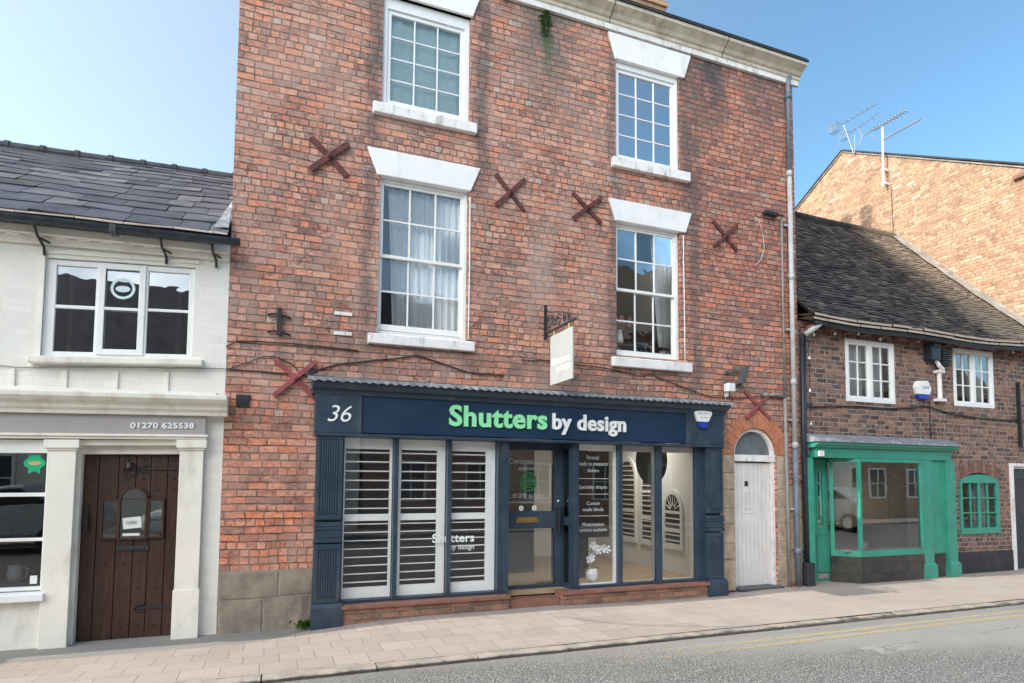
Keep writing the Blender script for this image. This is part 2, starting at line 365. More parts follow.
def curtain_mat():
    a = NT('sheer_white_voile'); p = a.co()
    n = a.noise(a.stretch(p, (20., 1., 1.)), 2., 3)
    d = a.n('ShaderNodeBsdfDiffuse'); a.put(d.inputs[0], a.ramp(n, [(.3,(.86,.87,.91)),(.7,(.95,.95,.96))]))
    t = a.n('ShaderNodeBsdfTranslucent'); t.inputs[0].default_value = (.7,.7,.74,1)
    mx = a.n('ShaderNodeMixShader'); mx.inputs[0].default_value = .08
    a.l(d.outputs[0], mx.inputs[1]); a.l(t.outputs[0], mx.inputs[2]); a.l(mx.outputs[0], a.out.inputs[0]); return a.m
M['voile'] = curtain_mat()

def roof_mat(name, stops, bump=.5, scale=3., moss=None, sun_strip=False):
    a = NT(name); p = a.co(); oi = a.n('ShaderNodeObjectInfo')
    at = a.n('ShaderNodeAttribute'); at.attribute_name = 'tile'
    n = a.noise(p, scale, 5, .65); fn = a.noise(p, 40., 4, .7)
    f = a.M('ADD', a.M('MULTIPLY', at.outputs['Fac'], .55), a.M('MULTIPLY', a.M('SUBTRACT', n, .3), 1.1), clamp=True)
    c = a.ramp(f, stops); k = a.M('ADD', .6, a.M('MULTIPLY', fn, .8)); c = a.mix(1., c, a.comb(k, k, k), 'MULTIPLY')
    if moss: c = a.mix(a.M('MULTIPLY', a.ss(a.noise(p, 2.3, 6, .7), .58, .7), .6), c, moss)
    if sun_strip:   # sunlit strip painted as paler tiles towards the valley and high end
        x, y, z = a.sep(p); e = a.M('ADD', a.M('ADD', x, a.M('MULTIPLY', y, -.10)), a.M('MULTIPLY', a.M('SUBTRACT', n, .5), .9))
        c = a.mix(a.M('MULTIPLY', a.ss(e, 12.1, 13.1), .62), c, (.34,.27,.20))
    a.bsdf(c, .7, a.bump(a.M('ADD', fn, n), bump, .012), spec=.2); return a.m
M['slate'] = roof_mat('old_stone_slate', [(0,(.026,.029,.038)),(.35,(.06,.066,.084)),(.65,(.10,.105,.125)),(1,(.19,.185,.18))], moss=(.10,.095,.06))
M['claytile'] = roof_mat('old_clay_tile', [(0,(.018,.018,.022)),(.35,(.045,.043,.045)),(.65,(.085,.076,.068)),(1,(.20,.17,.135))], moss=(.10,.09,.06), sun_strip=True)
M['plaintile'] = roof_mat('plain_dark_slate', [(0,(.04,.04,.05)),(1,(.1,.1,.11))])
M['pale_slate'] = roof_mat('pale_eave_slates', [(0,(.42,.34,.28)),(1,(.62,.52,.44))], moss=(.3,.2,.12))

def paving_mat():
    a = NT('concrete_paving'); p = a.co(); x, y, z = a.sep(p)
    mask, idw, fv = bricks(a, x, a.M('ADD', y, 5.0), .31, .318, .007, False, .002, 11., .004)
    n = a.noise(p, 2.2, 6, .65); f2 = a.noise(p, 70., 3, .7); bl = a.noise(p, .7, 4, .6)
    c = a.ramp(a.M('ADD', a.M('MULTIPLY', idw[0], .45), a.M('MULTIPLY', n, .6)), [(.1,(.34,.275,.235)),(.5,(.40,.332,.285)),(.9,(.45,.385,.335))])
    k = a.M('ADD', .8, a.M('MULTIPLY', f2, .4)); c = a.mix(1., c, a.comb(k,k,k), 'MULTIPLY')
    smooth = a.ss(a.M('ADD', x, a.M('MULTIPLY', bl, 2.)), 4.6, 7.5)
    jm = a.M('MULTIPLY', a.M('SUBTRACT', 1., mask), a.mr(smooth, 0., 1., .55, .16))
    c = a.mix(jm, c, (.16,.13,.11))
    c = a.mix(a.M('MULTIPLY', smooth, .5), c, (.43,.365,.315))
    # grime: chewing-gum spots and damp blotches
    v = a.n('ShaderNodeTexVoronoi'); a.l(p, v.inputs[0]); v.inputs['Scale'].default_value = 5.
    c = a.mix(a.M('MULTIPLY', a.ss(v.outputs['Distance'], .07, .04), .45), c, (.2,.17,.15))
    c = a.mix(a.M('MULTIPLY', a.ss(a.noise(p, 1.1, 7, .75), .50, .68), .42), c, (.25,.215,.19))
    c = a.mix(a.M('MULTIPLY', a.ss(a.noise(a.stretch(p, (.5, 2., 1.)), 2.3, 6, .75), .56, .70), .35), c, (.22,.19,.17))
    c = a.mix(a.M('MULTIPLY', a.ss(y, -.20, -.02), .25), c, (.17,.15,.13))  # grime plus a painted shadow line along the foot of the walls
    a.bsdf(c, .9, a.bump(a.M('ADD', a.M('MULTIPLY', mask, .7), a.M('MULTIPLY', f2, .5)), .5, .008), spec=.2); return a.m
M['paving'] = paving_mat()

def asphalt_mat():
    a = NT('worn_asphalt'); p = a.co(); x, y, z = a.sep(p)
    v = a.n('ShaderNodeTexVoronoi'); a.l(p, v.inputs[0]); v.inputs['Scale'].default_value = 75.
    v2 = a.n('ShaderNodeTexVoronoi'); a.l(p, v2.inputs[0]); v2.inputs['Scale'].default_value = 90.
    n = a.noise(p, 1.3, 5, .65); f = a.noise(p, 120., 3, .7)
    chips = a.ramp(a.sep(v.outputs['Color'])[0], [(.0,(.22,.21,.195)),(.4,(.31,.297,.278)),(.75,(.41,.395,.37)),(1.,(.60,.575,.54))])
    gap = a.ss(v.outputs['Distance'], .62, .35)
    coarse = a.mix(gap, (.12,.117,.11), chips)
    fn = a.ramp(a.sep(v2.outputs['Color'])[0], [(0,(.27,.258,.238)),(1,(.35,.335,.31))])
    # smooth newer surface course to the right, with a ragged edge
    e = a.M('ADD', a.M('ADD', a.M('MULTIPLY', x, .30), y), a.M('MULTIPLY', n, .8))
    e2 = a.M('ADD', y, a.M('ADD', a.M('MULTIPLY', x, -.10), a.M('MULTIPLY', n, .5)))
    sm = a.M('MULTIPLY', a.ss(e, -1.3, -.4), a.ss(a.M('ADD', y, a.M('ADD', a.M('MULTIPLY', n, .5), a.M('MULTIPLY', x, .02))), -3.9, -3.2))
    c = a.mix(sm, coarse, fn)
    gw = a.ss(a.M('ADD', y, a.M('MULTIPLY', n, .06)), -2.20, -2.08)
    c = a.mix(a.M('MULTIPLY', gw, .5), c, (.26,.24,.215))
    c = a.mix(a.M('MULTIPLY', a.ss(n, .5, .72), .3), c, (.24,.23,.21))
    cr1 = a.M('ABSOLUTE', a.M('SUBTRACT', a.M('ADD', y, a.M('MULTIPLY', a.noise(p, 1.7, 5, .7), .5)), a.M('ADD', -2.95, a.M('MULTIPLY', x, .05))))
    c = a.mix(a.M('MULTIPLY', a.M('MULTIPLY', a.ss(cr1, .014, .004), a.ss(a.noise(p, .9, 3), .42, .55)), .6), c, (.07,.066,.06))
    c = a.mix(a.M('MULTIPLY', a.ss(a.noise(a.stretch(p, (.35, 1.6, 1.)), 1.1, 5, .65), .52, .66), .30), c, (.17,.163,.153))
    dx = a.M('SUBTRACT', x, 5.75); dy = a.M('SUBTRACT', y, -2.95)
    rr = a.M('SQRT', a.M('ADD', a.M('MULTIPLY', dx, dx), a.M('MULTIPLY', a.M('MULTIPLY', dy, dy), 14.)))
    sc_ = a.M('MULTIPLY', a.ss(a.M('ADD', rr, a.M('MULTIPLY', n, .6)), 1.0, .55), a.ss(a.noise(p, 7., 4, .7), .46, .56))
    c = a.mix(a.M('MULTIPLY', sc_, .65), c, (.42,.40,.37))
    a.bsdf(c, .92, a.bump(a.M('ADD', a.M('MULTIPLY', gap, a.M('SUBTRACT', 1.3, sm)), f), .5, .008), spec=.2); return a.m
M['asphalt'] = asphalt_mat()

def yellow_mat():
    a = NT('worn_yellow_line'); p = a.co(); x, y, z = a.sep(p)
    n = a.noise(p, 22., 5, .75)
    th = a.mr(x, 3.0, 5.4, .56, .44)
    f = a.ss(a.M('SUBTRACT', n, th), -.03, .06)
    d = a.n('ShaderNodeBsdfDiffuse'); a.put(d.inputs[0], a.mix(a.noise(p, 9., 3), (.66,.50,.22), (.52,.43,.27)))
    t = a.n('ShaderNodeBsdfTransparent'); mx = a.n('ShaderNodeMixShader'); a.l(a.M('MULTIPLY', f, .64), mx.inputs[0])
    a.l(t.outputs[0], mx.inputs[1]); a.l(d.outputs[0], mx.inputs[2]); a.l(mx.outputs[0], a.out.inputs[0]); return a.m
M['yellow_line'] = yellow_mat()
def kerb_mat():
    a = NT('concrete_kerb'); p = a.co(); x, y, z = a.sep(p); n = a.noise(p, 5., 5, .65); f = a.noise(p, 70., 3, .7)
    c = a.ramp(a.M('ADD', n, a.M('MULTIPLY', a.M('SUBTRACT', f, .5), .5)), [(.3,(.28,.24,.205)),(.6,(.43,.37,.315))])
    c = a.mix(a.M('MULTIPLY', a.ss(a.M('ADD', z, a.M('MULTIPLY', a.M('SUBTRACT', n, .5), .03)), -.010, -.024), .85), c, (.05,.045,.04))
    a.bsdf(c, .92, a.bump(a.M('ADD', n, f), .6, .01), spec=.2); return a.m
M['kerb'] = kerb_mat()

# ------------------------------------------------------------------ ground
g = MB(); g.add([(-300,-300,-.07),(300,-300,-.07),(300,300,-.07),(-300,300,-.07)], [(0,1,2,3)])
struct(g.build('ground', M['asphalt']))
g = MB(); g.add([(-60,-10.2,-.045),(60,-10.2,-.045),(60,-1.985,-.045),(-60,-1.985,-.045)], [(0,1,2,3)])
struct(g.build('road', M['asphalt']))
def fall(x, y):
    t = max(0., min(1., (1.9-x)/2.2)); t = t*t*(3-2*t)
    t2 = max(0., min(1., (x-3.6)/1.2))*max(0., min(1., (7.0-x)/.8))
    return -(.095*t + .03*t2)*max(0., min(1., 1-max(0,-y-.1)/1.6))
g = MB(); gx = [-60,-30,-14,-8]+[-6+.25*k for k in range(64)]+[14,20,60]; gy = [-1.87,-1.6,-1.3,-1.0,-.7,-.4,-.1,.6]
g.v = [(a, b, fall(a,b)) for b in gy for a in gx]; nx = len(gx)
g.f = [(j*nx+i, j*nx+i+1, (j+1)*nx+i+1, (j+1)*nx+i) for j in range(len(gy)-1) for i in range(nx-1)]
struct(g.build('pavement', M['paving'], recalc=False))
g = MB(); g.box(-60, 60, -12.0, -10.33, -.2, .03)
struct(g.build('opposite_pavement', M['paving']))
rk = random.Random(3)
g = MB(); x = -14.
while x < 30:
    L = .9 + rk.random()*.06; dz = rk.uniform(-.012, .004); dy = rk.uniform(-.012, .012)
    drop = -.012 if x > 3.5 else 0.
    n = 6; yo = -1.985 + dy; top = []; 
    for k in range(n+1):
        xx = x + .006 + (L-.012)*k/n; top.append((xx, yo + rk.uniform(-.006,.006), dz + drop + rk.uniform(-.004,.004)))
    vs = []; 
    for (xx, yy, zz) in top: vs += [(xx, -1.868, zz*.5), (xx, yy+.015, zz), (xx, yy, zz-.015), (xx, yy-.006, -.1)]
    fs = []
    for k in range(n):
        for j in range(3): fs.append((k*4+j, (k+1)*4+j, (k+1)*4+j+1, k*4+j+1))
    fs += [(0,1,2,3), (n*4+3, n*4+2, n*4+1, n*4)]
    g.add(vs, fs); x += L
g.box(-60, 60, -10.33, -10.2, -.2, .03)
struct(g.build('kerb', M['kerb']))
for i, yy in enumerate((-2.28, -2.45)):
    g = MB(); pts = [2.9 + k*.5 for k in range(44)]
    vs = []
    for xx in pts:
        off = .02*math.sin(xx*.9+i) - max(0, xx-6)*.006
        vs += [(xx, yy-.036+off, -.041), (xx, yy+.036+off, -.041)]
    g.add(vs, [(2*k, 2*k+2, 2*k+3, 2*k+1) for k in range(len(pts)-1)])
    struct(g.build('yellow_road_line', M['yellow_line']))

# ------------------------------------------------------------------ generic wall with openings
def wall_mb(x0, x1, z0, z1, holes, y=0., t=.24, warp=None, reveal=None, skip_back=False):
    m = MB(warp); xs = sorted({x0, x1, *[h[0] for h in holes], *[h[1] for h in holes]}); zs = sorted({z0, z1, *[h[2] for h in holes], *[h[3] for h in holes]})
    xs = [q for q in xs if x0 <= q <= x1]; zs = [q for q in zs if z0 <= q <= z1]
    if warp:   # finer so the shear follows
        f = []; 
        for i in range(len(xs)-1):
            k = max(1, int((xs[i+1]-xs[i])/.6)); f += [xs[i] + (xs[i+1]-xs[i])*j/k for j in range(k)]
        xs = f + [xs[-1]]; f = []
        for i in range(len(zs)-1):
            k = max(1, int((zs[i+1]-zs[i])/.3)); f += [zs[i] + (zs[i+1]-zs[i])*j/k for j in range(k)]
        zs = f + [zs[-1]]
    def hole(cx, cz): return any(h[0] < cx < h[1] and h[2] < cz < h[3] for h in holes)
    for i in range(len(xs)-1):
        for j in range(len(zs)-1):
            a, b, c, d = xs[i], xs[i+1], zs[j], zs[j+1]
            if hole((a+b)/2, (c+d)/2): continue
            m.add([(a,y,c),(b,y,c),(b,y,d),(a,y,d)], [(0,1,2,3)])
            m.add([(a,y+t,c),(b,y+t,c),(b,y+t,d),(a,y+t,d)], [(3,2,1,0)])
    for h in holes:
        a, b, c, d = h[:4]
        m.add([(a,y,c),(a,y+t,c),(a,y+t,d),(a,y,d)], [(0,1,2,3)]); m.add([(b,y,c),(b,y+t,c),(b,y+t,d),(b,y,d)], [(3,2,1,0)])
        m.add([(a,y,d),(b,y,d),(b,y+t,d),(a,y+t,d)], [(3,2,1,0)])
        if c > z0: m.add([(a,y,c),(b,y,c),(b,y+t,c),(a,y+t,c)], [(0,1,2,3)])
    for q in (x0, x1): m.add([(q,y,z0),(q,y+t,z0),(q,y+t,z1),(q,y,z1)], [(0,1,2,3)])
    m.add([(x0,y,z1),(x1,y,z1),(x1,y+t,z1),(x0,y+t,z1)], [(0,1,2,3)])
    return m

def room(x0, x1, z0, z1, y0, y1, warp=None):
    m = MB(warp)
    m.add([(x0,y0,z0),(x1,y0,z0),(x1,y1,z0),(x0,y1,z0),(x0,y0,z1),(x1,y0,z1),(x1,y1,z1),(x0,y1,z1)], [(0,1,2,3),(7,6,5,4),(1,5,6,2),(2,6,7,3),(0,3,7,4)])
    return m

def tile_roof(name, parent, mat, P, nrow, wt, over=.02, thick=.015, jitter=.01, warp=None, seed=1, sag=None, wvar=.0, rowscale=None):
    """P(u, v) -> point and normal lift; u in metres along, v 0..1 up the slope"""
    r = random.Random(seed); m = MB(warp); tiles = []
    (u0, u1) = P['u']; f = P['f']
    vv = [0.]
    for k in range(nrow): vv.append(vv[-1] + (rowscale(k/nrow) if rowscale else 1.))
    vv = [q/vv[-1] for q in vv]
    for k in range(nrow):
        v0, v1 = vv[k] - (vv[k+1]-vv[k])*.02, min(vv[k+1] + (vv[k+1]-vv[k])*.35, 1.02)
        u = u0 - r.random()*wt
        while u < u1:
            w = wt*(1 + r.uniform(-wvar, wvar)); a, b = max(u + .004, u0), min(u + w - .004, u1); u += w
            if b - a < .02: continue
            dj = r.uniform(-jitter, jitter); dv = dj*.5*(v1-v0)*8; lift = thick + r.uniform(0, thick*.6); tl = r.uniform(-1, 1)*thick*.35
            p00 = f(a, v0+dv, lift+tl); p10 = f(b, v0+dv, lift-tl); p11 = f(b, v1, 0.004); p01 = f(a, v1, 0.004)
            q00 = f(a, v0+dv, lift-thick+tl); q10 = f(b, v0+dv, lift-thick-tl)
            n = len(m.v)
            m.add([p00, p10, p11, p01, q00, q10], [(0,1,2,3), (4,5,1,0), (4,0,3), (1,5,2)])
            tiles += [r.random()]*4
    o = m.build(name, mat, parent, recalc=False)
    at = o.data.attributes.new('tile', 'FLOAT', 'FACE')
    for i, q in enumerate(tiles): at.data[i].value = q
    return o

# ------------------------------------------------------------------ MAIN BUILDING
XL, XR = -.513, 7.843
house = thing('townhouse', 'tall three storey red brick townhouse with navy shopfront numbered 36', 'building', (3.66, 0, 0))
HOLES = [(1.14,2.285,6.30,7.75),(1.14,2.285,3.40,5.38),(4.49,5.585,6.29,7.75),(4.49,5.59,3.40,5.34),(6.53,7.355,-.16,2.45),(.50,6.19,-.16,2.66)]
w = wall_mb(XL, XR, -.16, 8.24, HOLES)
prof = [(0.24,0),(8.2,0),(8.2,8.45),(4.0,11.35),(0.24,8.24)]
w.prism(prof, XR-.24, XR-.001, 'yz'); w.prism(prof, XL+.001, XL+.24, 'yz'); w.box(XL+.24, XR-.24, 8.0, 8.2, 0, 8.3)
w.build('wall', M['brick_main'], house)
# roof slabs
def slab(m, x0, x1, a, b, t=.08):
    (ya, za), (yb, zb) = a, b; d = Vector((0, yb-ya, zb-za)).normalized(); n = Vector((0, -d.z, d.y))*t
    m.prism([(ya,za),(yb,zb),(yb+n.y,zb+n.z),(ya+n.y,za+n.z)], x0, x1, 'yz')
m = MB(); slab(m, XL-.05, XR+.06, (-.25,8.455),(4.0,11.43), .03); slab(m, XL-.05, XR+.06, (4.02,11.44),(8.5,8.3), .03)
roof = m.build('roof', M['plaintile'], house)
m = MB(); m.box(6.92, 7.80, 3.5, 4.7, 10.2, 11.98); m.box(6.88, 7.84, 3.46, 4.74, 11.98, 12.07); m.box(6.84,7.86,3.42,4.78,12.07,12.20)
ch = m.build('chimney', M['brick_gable'], roof, .01)
for yy in (3.78, 4.38):
    MB().lathe((7.4, yy, 12.20), [(.16,0),(.18,.05),(.16,.1),(.15,.80),(.19,.85),(.19,.93),(.12,.93)], 16).build('chimney_pot', M['brick_arch'], roof, smooth=True)
# cornice
m = MB(); m.prism([(0.,8.16),(-.04,8.16),(-.045,8.22),(-.07,8.245),(-.07,8.285),(-.10,8.30),(-.13,8.34),(-.20,8.385),(-.23,8.40),(-.235,8.445),(0.,8.445)], XL-.1, XR+.10, 'yz')
m.build('cornice', M['cornice'], house)
m = MB(); m.prism([(-.002,8.15),(-.052,8.15),(-.057,8.222),(-.002,8.222)], XL-.104, XR+.08, 'yz'); m.build('cornice_moulding', M['white_old'], house)
for xx in (2.05, 4.35, 6.35):
    m = MB(); m.prism([(0.,8.158),(-.042,8.158),(-.049,8.222),(-.073,8.245),(-.073,8.285),(-.103,8.30),(-.133,8.34),(-.203,8.385),(-.233,8.40),(-.238,8.447),(0.,8.447)], xx, xx+.012, 'yz'); m.build('cornice_joint', M['black_metal'], house)
m = MB(); m.box(XL-.11, XR+.11, -.26, .1, 8.449, 8.47); m.build('slate_edge', M['plaintile'], house)

# lintels and sills
def lintel(c, z0, z1, wb=.60, wt=.73, cx=1.705, y=-.035):
    m = MB(); m.prism([(cx-wb,z0),(cx+wb,z0),(cx+wt,z1),(cx-wt,z1)], y, .10); return m.build('lintel', M['white_bright'], house, .008)
lintel(0, 5.375, 5.705); lintel(0, 7.75, 8.13); lintel(0, 7.745, 8.125, cx=5.075, wt=.722); lintel(0, 5.335, 5.648, cx=5.07, wt=.712)
def sill(x0, x1, z0, z1, y=-.075):
    m = MB(); m.prism([(y,z0),(y,z1-.015),(.10,z1),(.10,z0)], x0, x1, 'yz'); return m.build('sill', M['white_old'], house, .01)
sill(1.03, 2.37, 6.145, 6.295); sill(1.03, 2.37, 3.26, 3.40); sill(4.41, 5.74, 6.115, 6.27); sill(4.40, 5.735, 3.225, 3.375)

def sash(x0, x1, z0, z1, zm, gx0, gx1, gz0, gz1, lowrows=2, uprows=2, cols=3, name='sash_window'):
    m = MB()   # box frame
    m.frame(x0, x1, z0, z1, .055, .16, gx0-x0-.035, wb=.05, wt=z1-gz1-.035, wr=x1-gx1-.035)
    fr = m.build(name, M['white'], house, .004)
    m = MB(); m.frame(gx0-.035, gx1+.035, zm-.02, gz1+.035, .075, .105, .035, wb=.04)
    m.frame(gx0-.037, gx1+.037, gz0-.075, zm+.02, .108, .14, .037, wb=.075, wt=.038)
    b = .011
    for (a0, a1, rows, yy) in ((zm+.02, gz1, uprows, .08), (gz0, zm-.018, lowrows, .113)):
        for k in range(1, cols): xx = gx0 + (gx1-gx0)*k/cols; m.box(xx-b, xx+b, yy, yy+.022, a0, a1)
        for k in range(1, rows): zz = a0 + (a1-a0)*k/rows; m.box(gx0, gx1, yy+.002, yy+.02, zz-b, zz+b)
    m.build('frame', M['white'], fr, .003)
    m = MB()
    for (a0, a1, rows, yy) in ((zm+.02, gz1, uprows, .092), (gz0, zm-.018, lowrows, .125)):
        for i in range(cols):
            for k in range(rows):
                a, c = gx0+(gx1-gx0)*i/cols, gx0+(gx1-gx0)*(i+1)/cols; p, q = a0+(a1-a0)*k/rows, a0+(a1-a0)*(k+1)/rows
                t = rk.uniform(-.003,.003); s_ = rk.uniform(-.003,.003)
                m.add([(a,yy+t,p),(c,yy-t,p),(c,yy-t+s_,q),(a,yy+t+s_,q)], [(0,1,2,3)])
    m.build('glass', M['glass_old'], fr)
    return fr
sash(1.142, 2.283, 3.40, 5.375, 4.40, 1.20, 2.20, 3.545, 5.30)
sash(4.492, 5.583, 3.375, 5.335, 4.375, 4.555, 5.50, 3.50, 5.26)
def curtain(xs_top, xs_bot, z0, z1, y, folds, mat, amp=.03, name='curtain'):
    m = MB(); n = folds*8; rows = 10
    for j in range(rows+1):
        t = j/rows
        for i in range(n+1):
            s_ = i/n; a = xs_bot[0]+(xs_top[0]-xs_bot[0])*t; b = xs_bot[1]+(xs_top[1]-xs_bot[1])*t
            ph = s_*folds*2*math.pi + .5*math.sin(3*t+s_*5)
            m.v.append((a+(b-a)*s_ + .008*math.sin(ph*1.7), y + amp*math.sin(ph)*(1.15-.4*t) + .01*math.sin(ph*2.3+4*t), z0+(z1-z0)*t))
    for j in range(rows):
        for i in range(n): m.f.append((j*(n+1)+i, j*(n+1)+i+1, (j+1)*(n+1)+i+1, (j+1)*(n+1)+i))
    return m.build(name, mat, house, smooth=True, recalc=False)
curtain((1.27,1.75),(1.36,1.78), 3.42, 5.32, .185, 5, M['voile'], amp=.018)
curtain((1.72,2.26),(1.74,2.26), 3.42, 5.32, .19, 6, M['voile'], amp=.018)
curtain((5.22,5.62),(5.40,5.60), 3.42, 5.30, .26, 4, M['voile'])
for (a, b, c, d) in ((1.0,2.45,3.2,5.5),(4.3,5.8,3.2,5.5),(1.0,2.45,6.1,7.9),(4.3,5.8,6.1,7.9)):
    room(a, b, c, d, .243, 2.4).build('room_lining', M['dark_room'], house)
# flowers behind the right-hand sash window
fl = thing('flower_vase', 'pink flowers in a small vase behind the lower right sash window', 'vase', (4.72,.3,4.0))
m = MB(); m.lathe((4.72,.3,3.62), [(.0,0),(.05,.0),(.06,.08),(.035,.18),(.045,.22)], 14); m.build('vase', M['ceramic'], fl, smooth=True)
for k in range(9):
    m = MB(); c = Vector((4.60+.05*k+rk.gauss(0,.012), .3+rk.gauss(0,.02), 3.99+rk.gauss(0,.03))); r_ = rk.uniform(.028,.04)
    for q in range(6):
        an = q*1.047; m.add([c, c+Vector((r_*math.cos(an), -.01, r_*math.sin(an))), c+Vector((r_*math.cos(an+1), -.014, r_*math.sin(an+1)))], [(0,1,2)])
    m.build('flower', M['pink'], fl, recalc=False)
m = MB()
for k in range(7): m.tube([(4.72,.3,3.8),(4.62+.04*k,.3,3.98)], .004, 4)
m.build('stems', M['leaf'], fl)
m = MB(); m.box(4.50,5.56,.2,.42,3.59,3.62); o = m.build('shelf', M['dark_room'], house)

# upper casement windows
def casement(x0, x1, z0, z1, sx0, sx1, sz0, sz1, y, mat):
    m = MB(); m.frame(x0, x1, z0, z1, y-.03, y+.06, sx0-x0, wb=sz0-z0, wt=z1-sz1, wr=x1-sx1)
    fr = m.build('casement_window', M['upvc'], house, .005)
    s_ = .05; m = MB(); m.frame(sx0, sx1, sz0, sz1, y-.005, y+.04, s_)
    gx0, gx1, gz0, gz1 = sx0+s_, sx1-s_, sz0+s_, sz1-s_; b = .009
    for k in (1,2): xx = gx0+(gx1-gx0)*k/3; m.box(xx-b, xx+b, y+.008, y+.03, gz0, gz1)
    for k in (1,2,3): zz = gz0+(gz1-gz0)*k/4; m.box(gx0, gx1, y+.010, y+.028, zz-b, zz+b)
    m.build('frame', M['upvc'], fr, .003)
    m = MB(); m.add([(gx0,y+.02,gz0),(gx1,y+.02,gz0),(gx1,y+.02,gz1),(gx0,y+.02,gz1)], [(0,1,2,3)]); m.build('glass', mat, fr)
casement(1.142, 2.283, 6.31, 7.75, 1.20, 2.215, 6.36, 7.60, .07, M['glass_old'])
casement(4.492, 5.583, 6.285, 7.745, 4.52, 5.54, 6.315, 7.66, .06, M['glass_dark'])
m = MB(); n = 60
for i in range(n+1):
    xx = 1.1+1.3*i/n; yy = .16+.008*math.sin(i*.9)+ .008*math.sin(i*.37)
    m.v += [(xx, yy, 6.3), (xx, yy, 7.76)]
m.f = [(2*i, 2*i+2, 2*i+3, 2*i+1) for i in range(n)]
m.build('window_blind', M['blind'], house, smooth=True, recalc=False)

# wall anchors: iron crosses
def anchor(cx, cz, rx, rz, mat, tilt=0.):
    m = MB(); 
    for s_, yy in ((1, -.034), (-1, -.014)):
        a = Vector((rx*s_, 0, rz)); L = a.length; d = a/L; n = Vector((d.z, 0, -d.x))
        m.obox((cx, yy, cz), d*L, n*(.034 if cx < 1 and cz > 5 else .026), Vector((0,.014,0)))
    m.tube([(cx,-.046,cz),(cx,-.066,cz)], .026, 6); m.tube([(cx,-.06,cz),(cx,-.085,cz)], .012, 8)
    return m.build('wall_anchor', mat, house, .003)
anchor(.53, 5.485, .215, .20, M['rust_red']); anchor(2.855, 5.46, .205, .215, M['rust_red']); anchor(4.015, 5.44, .225, .185, M['rust_red']); anchor(6.41, 5.40, .225, .205, M['rust_red'])
anchor(.215, 2.78, .225, .215, M['pink_red']); anchor(6.99, 2.80, .25, .21, M['pink_red'])
# old bracket plates and cleats
m = MB(); m.box(.0,.05,-.06,-.012,3.27,3.58)
for zz in (3.50,3.30): m.tube([(-.10,-.02,zz),(-.03,-.04,zz+.01),(.07,-.04,zz-.005),(.15,-.02,zz-.02)], .012, 6)
m.build('sign_bracket_plate', M['black_metal'], house)
for zz in (3.595, 3.355): MB().box(.635,.84,-.02,-.001,zz-.02,zz+.02).build('patch_strip', M['white_old'], house)
MB().obox((6.67,-.06,3.245), (.035,0,-.005), (0,.04,0), (.06,0,.14)).obox((6.52,-.02,3.10),(.15,0,.01),(0,.012,0),(0,0,.022)).obox((6.50,-.02,3.29),(.13,0,.02),(0,.012,0),(0,0,.02)).build('flue_bracket', M['lead_dark'], house, .003)
MB().box(-.40,-.26,-.03,.0,2.43,2.56).build('air_brick', M['black_metal'], house)
# plant growing out of the wall below the cornice
def weed(name, label, cx, y, z, r, h, n, down=False, seed=1):
    q = random.Random(seed); m = MB()
    for k in range(n):
        an = q.uniform(0, 6.28); el = q.uniform(.2, 1.3); L = r*q.uniform(.5, 1.); b = Vector((cx+q.gauss(0,r*.35), y+q.uniform(-.5,0)*r*.5, z+q.uniform(0,1)*h))
        d = Vector((math.cos(an)*math.cos(el), -abs(math.sin(an))*math.cos(el), math.sin(el)*(-.4 if down else 1)))
        s_ = d.cross(Vector((0,0,1))).normalized()*L*.22; e = b+d*L*.6; mdl = b+d*L*.3+Vector((0,0,L*.08))
        m.add([b, mdl-s_, e, mdl+s_], [(0,1,2,3)])
    o = m.build(name, M['leaf'], recalc=False); return tag(o, label, 'weed')
weed('wall_plant', 'green weed growing from the brickwork under the townhouse cornice', 3.36, -.01, 7.8, .13, .32, 90, True, 3)
weed('pavement_weed', 'small tuft of green weeds at the foot of the navy pilaster', .40, -.12, -.06, .13, .07, 110, False, 5)

# stone plinth on the left and stone jambs round the arched door
m = MB()
for (a, b, c, d) in ((-.50,-.06,-.15,.285),(-.05,.47,-.15,.30),(-.50,.10,.295,.585),(.11,.47,.31,.60)): m.box(a, b, -.022, .02, c, d)
m.build('stone_plinth', M['stone'], house, .012)
MB().box(-.508,.48,-.012,-.002,-.15,.60).build('mortar_backing', M['fillet'], house)
zs = [0,.46,.70,.98,1.22,1.50,1.75,2.02]
ml, mr_ = MB(), MB()
for i in range(len(zs)-1):
    o_ = .06 if i % 2 else 0
    ml.box(6.235 if i else 6.20, 6.525, -.016, .03, zs[i]+.006, zs[i+1]-.004)
    mr_.box(7.36, 7.60-o_, -.012, .03, zs[i]+.006, zs[i+1]-.004)
ml.build('stone_jamb', M['stone_buff'], house, .012); mr_.build('stone_jamb', M['stone_buff'], house, .012)
MB().box(6.21,6.528,-.006,.0,0,2.02).build('mortar_backing', M['fillet'], house); MB().box(7.358,7.60,-.006,.0,0,2.02).build('mortar_backing', M['fillet'], house)
MB().box(6.20,6.50,-.05,-.018,0,.44).build('stone_block', M['stone_buff'], house, .02)
for zz, xx in ((.3,7.70),(.8,7.66),(1.3,7.69)): MB().box(7.605,XR+.004,-.008,.03,zz-.24,zz+.24).build('quoin', M['stone_buff'], house, .012)
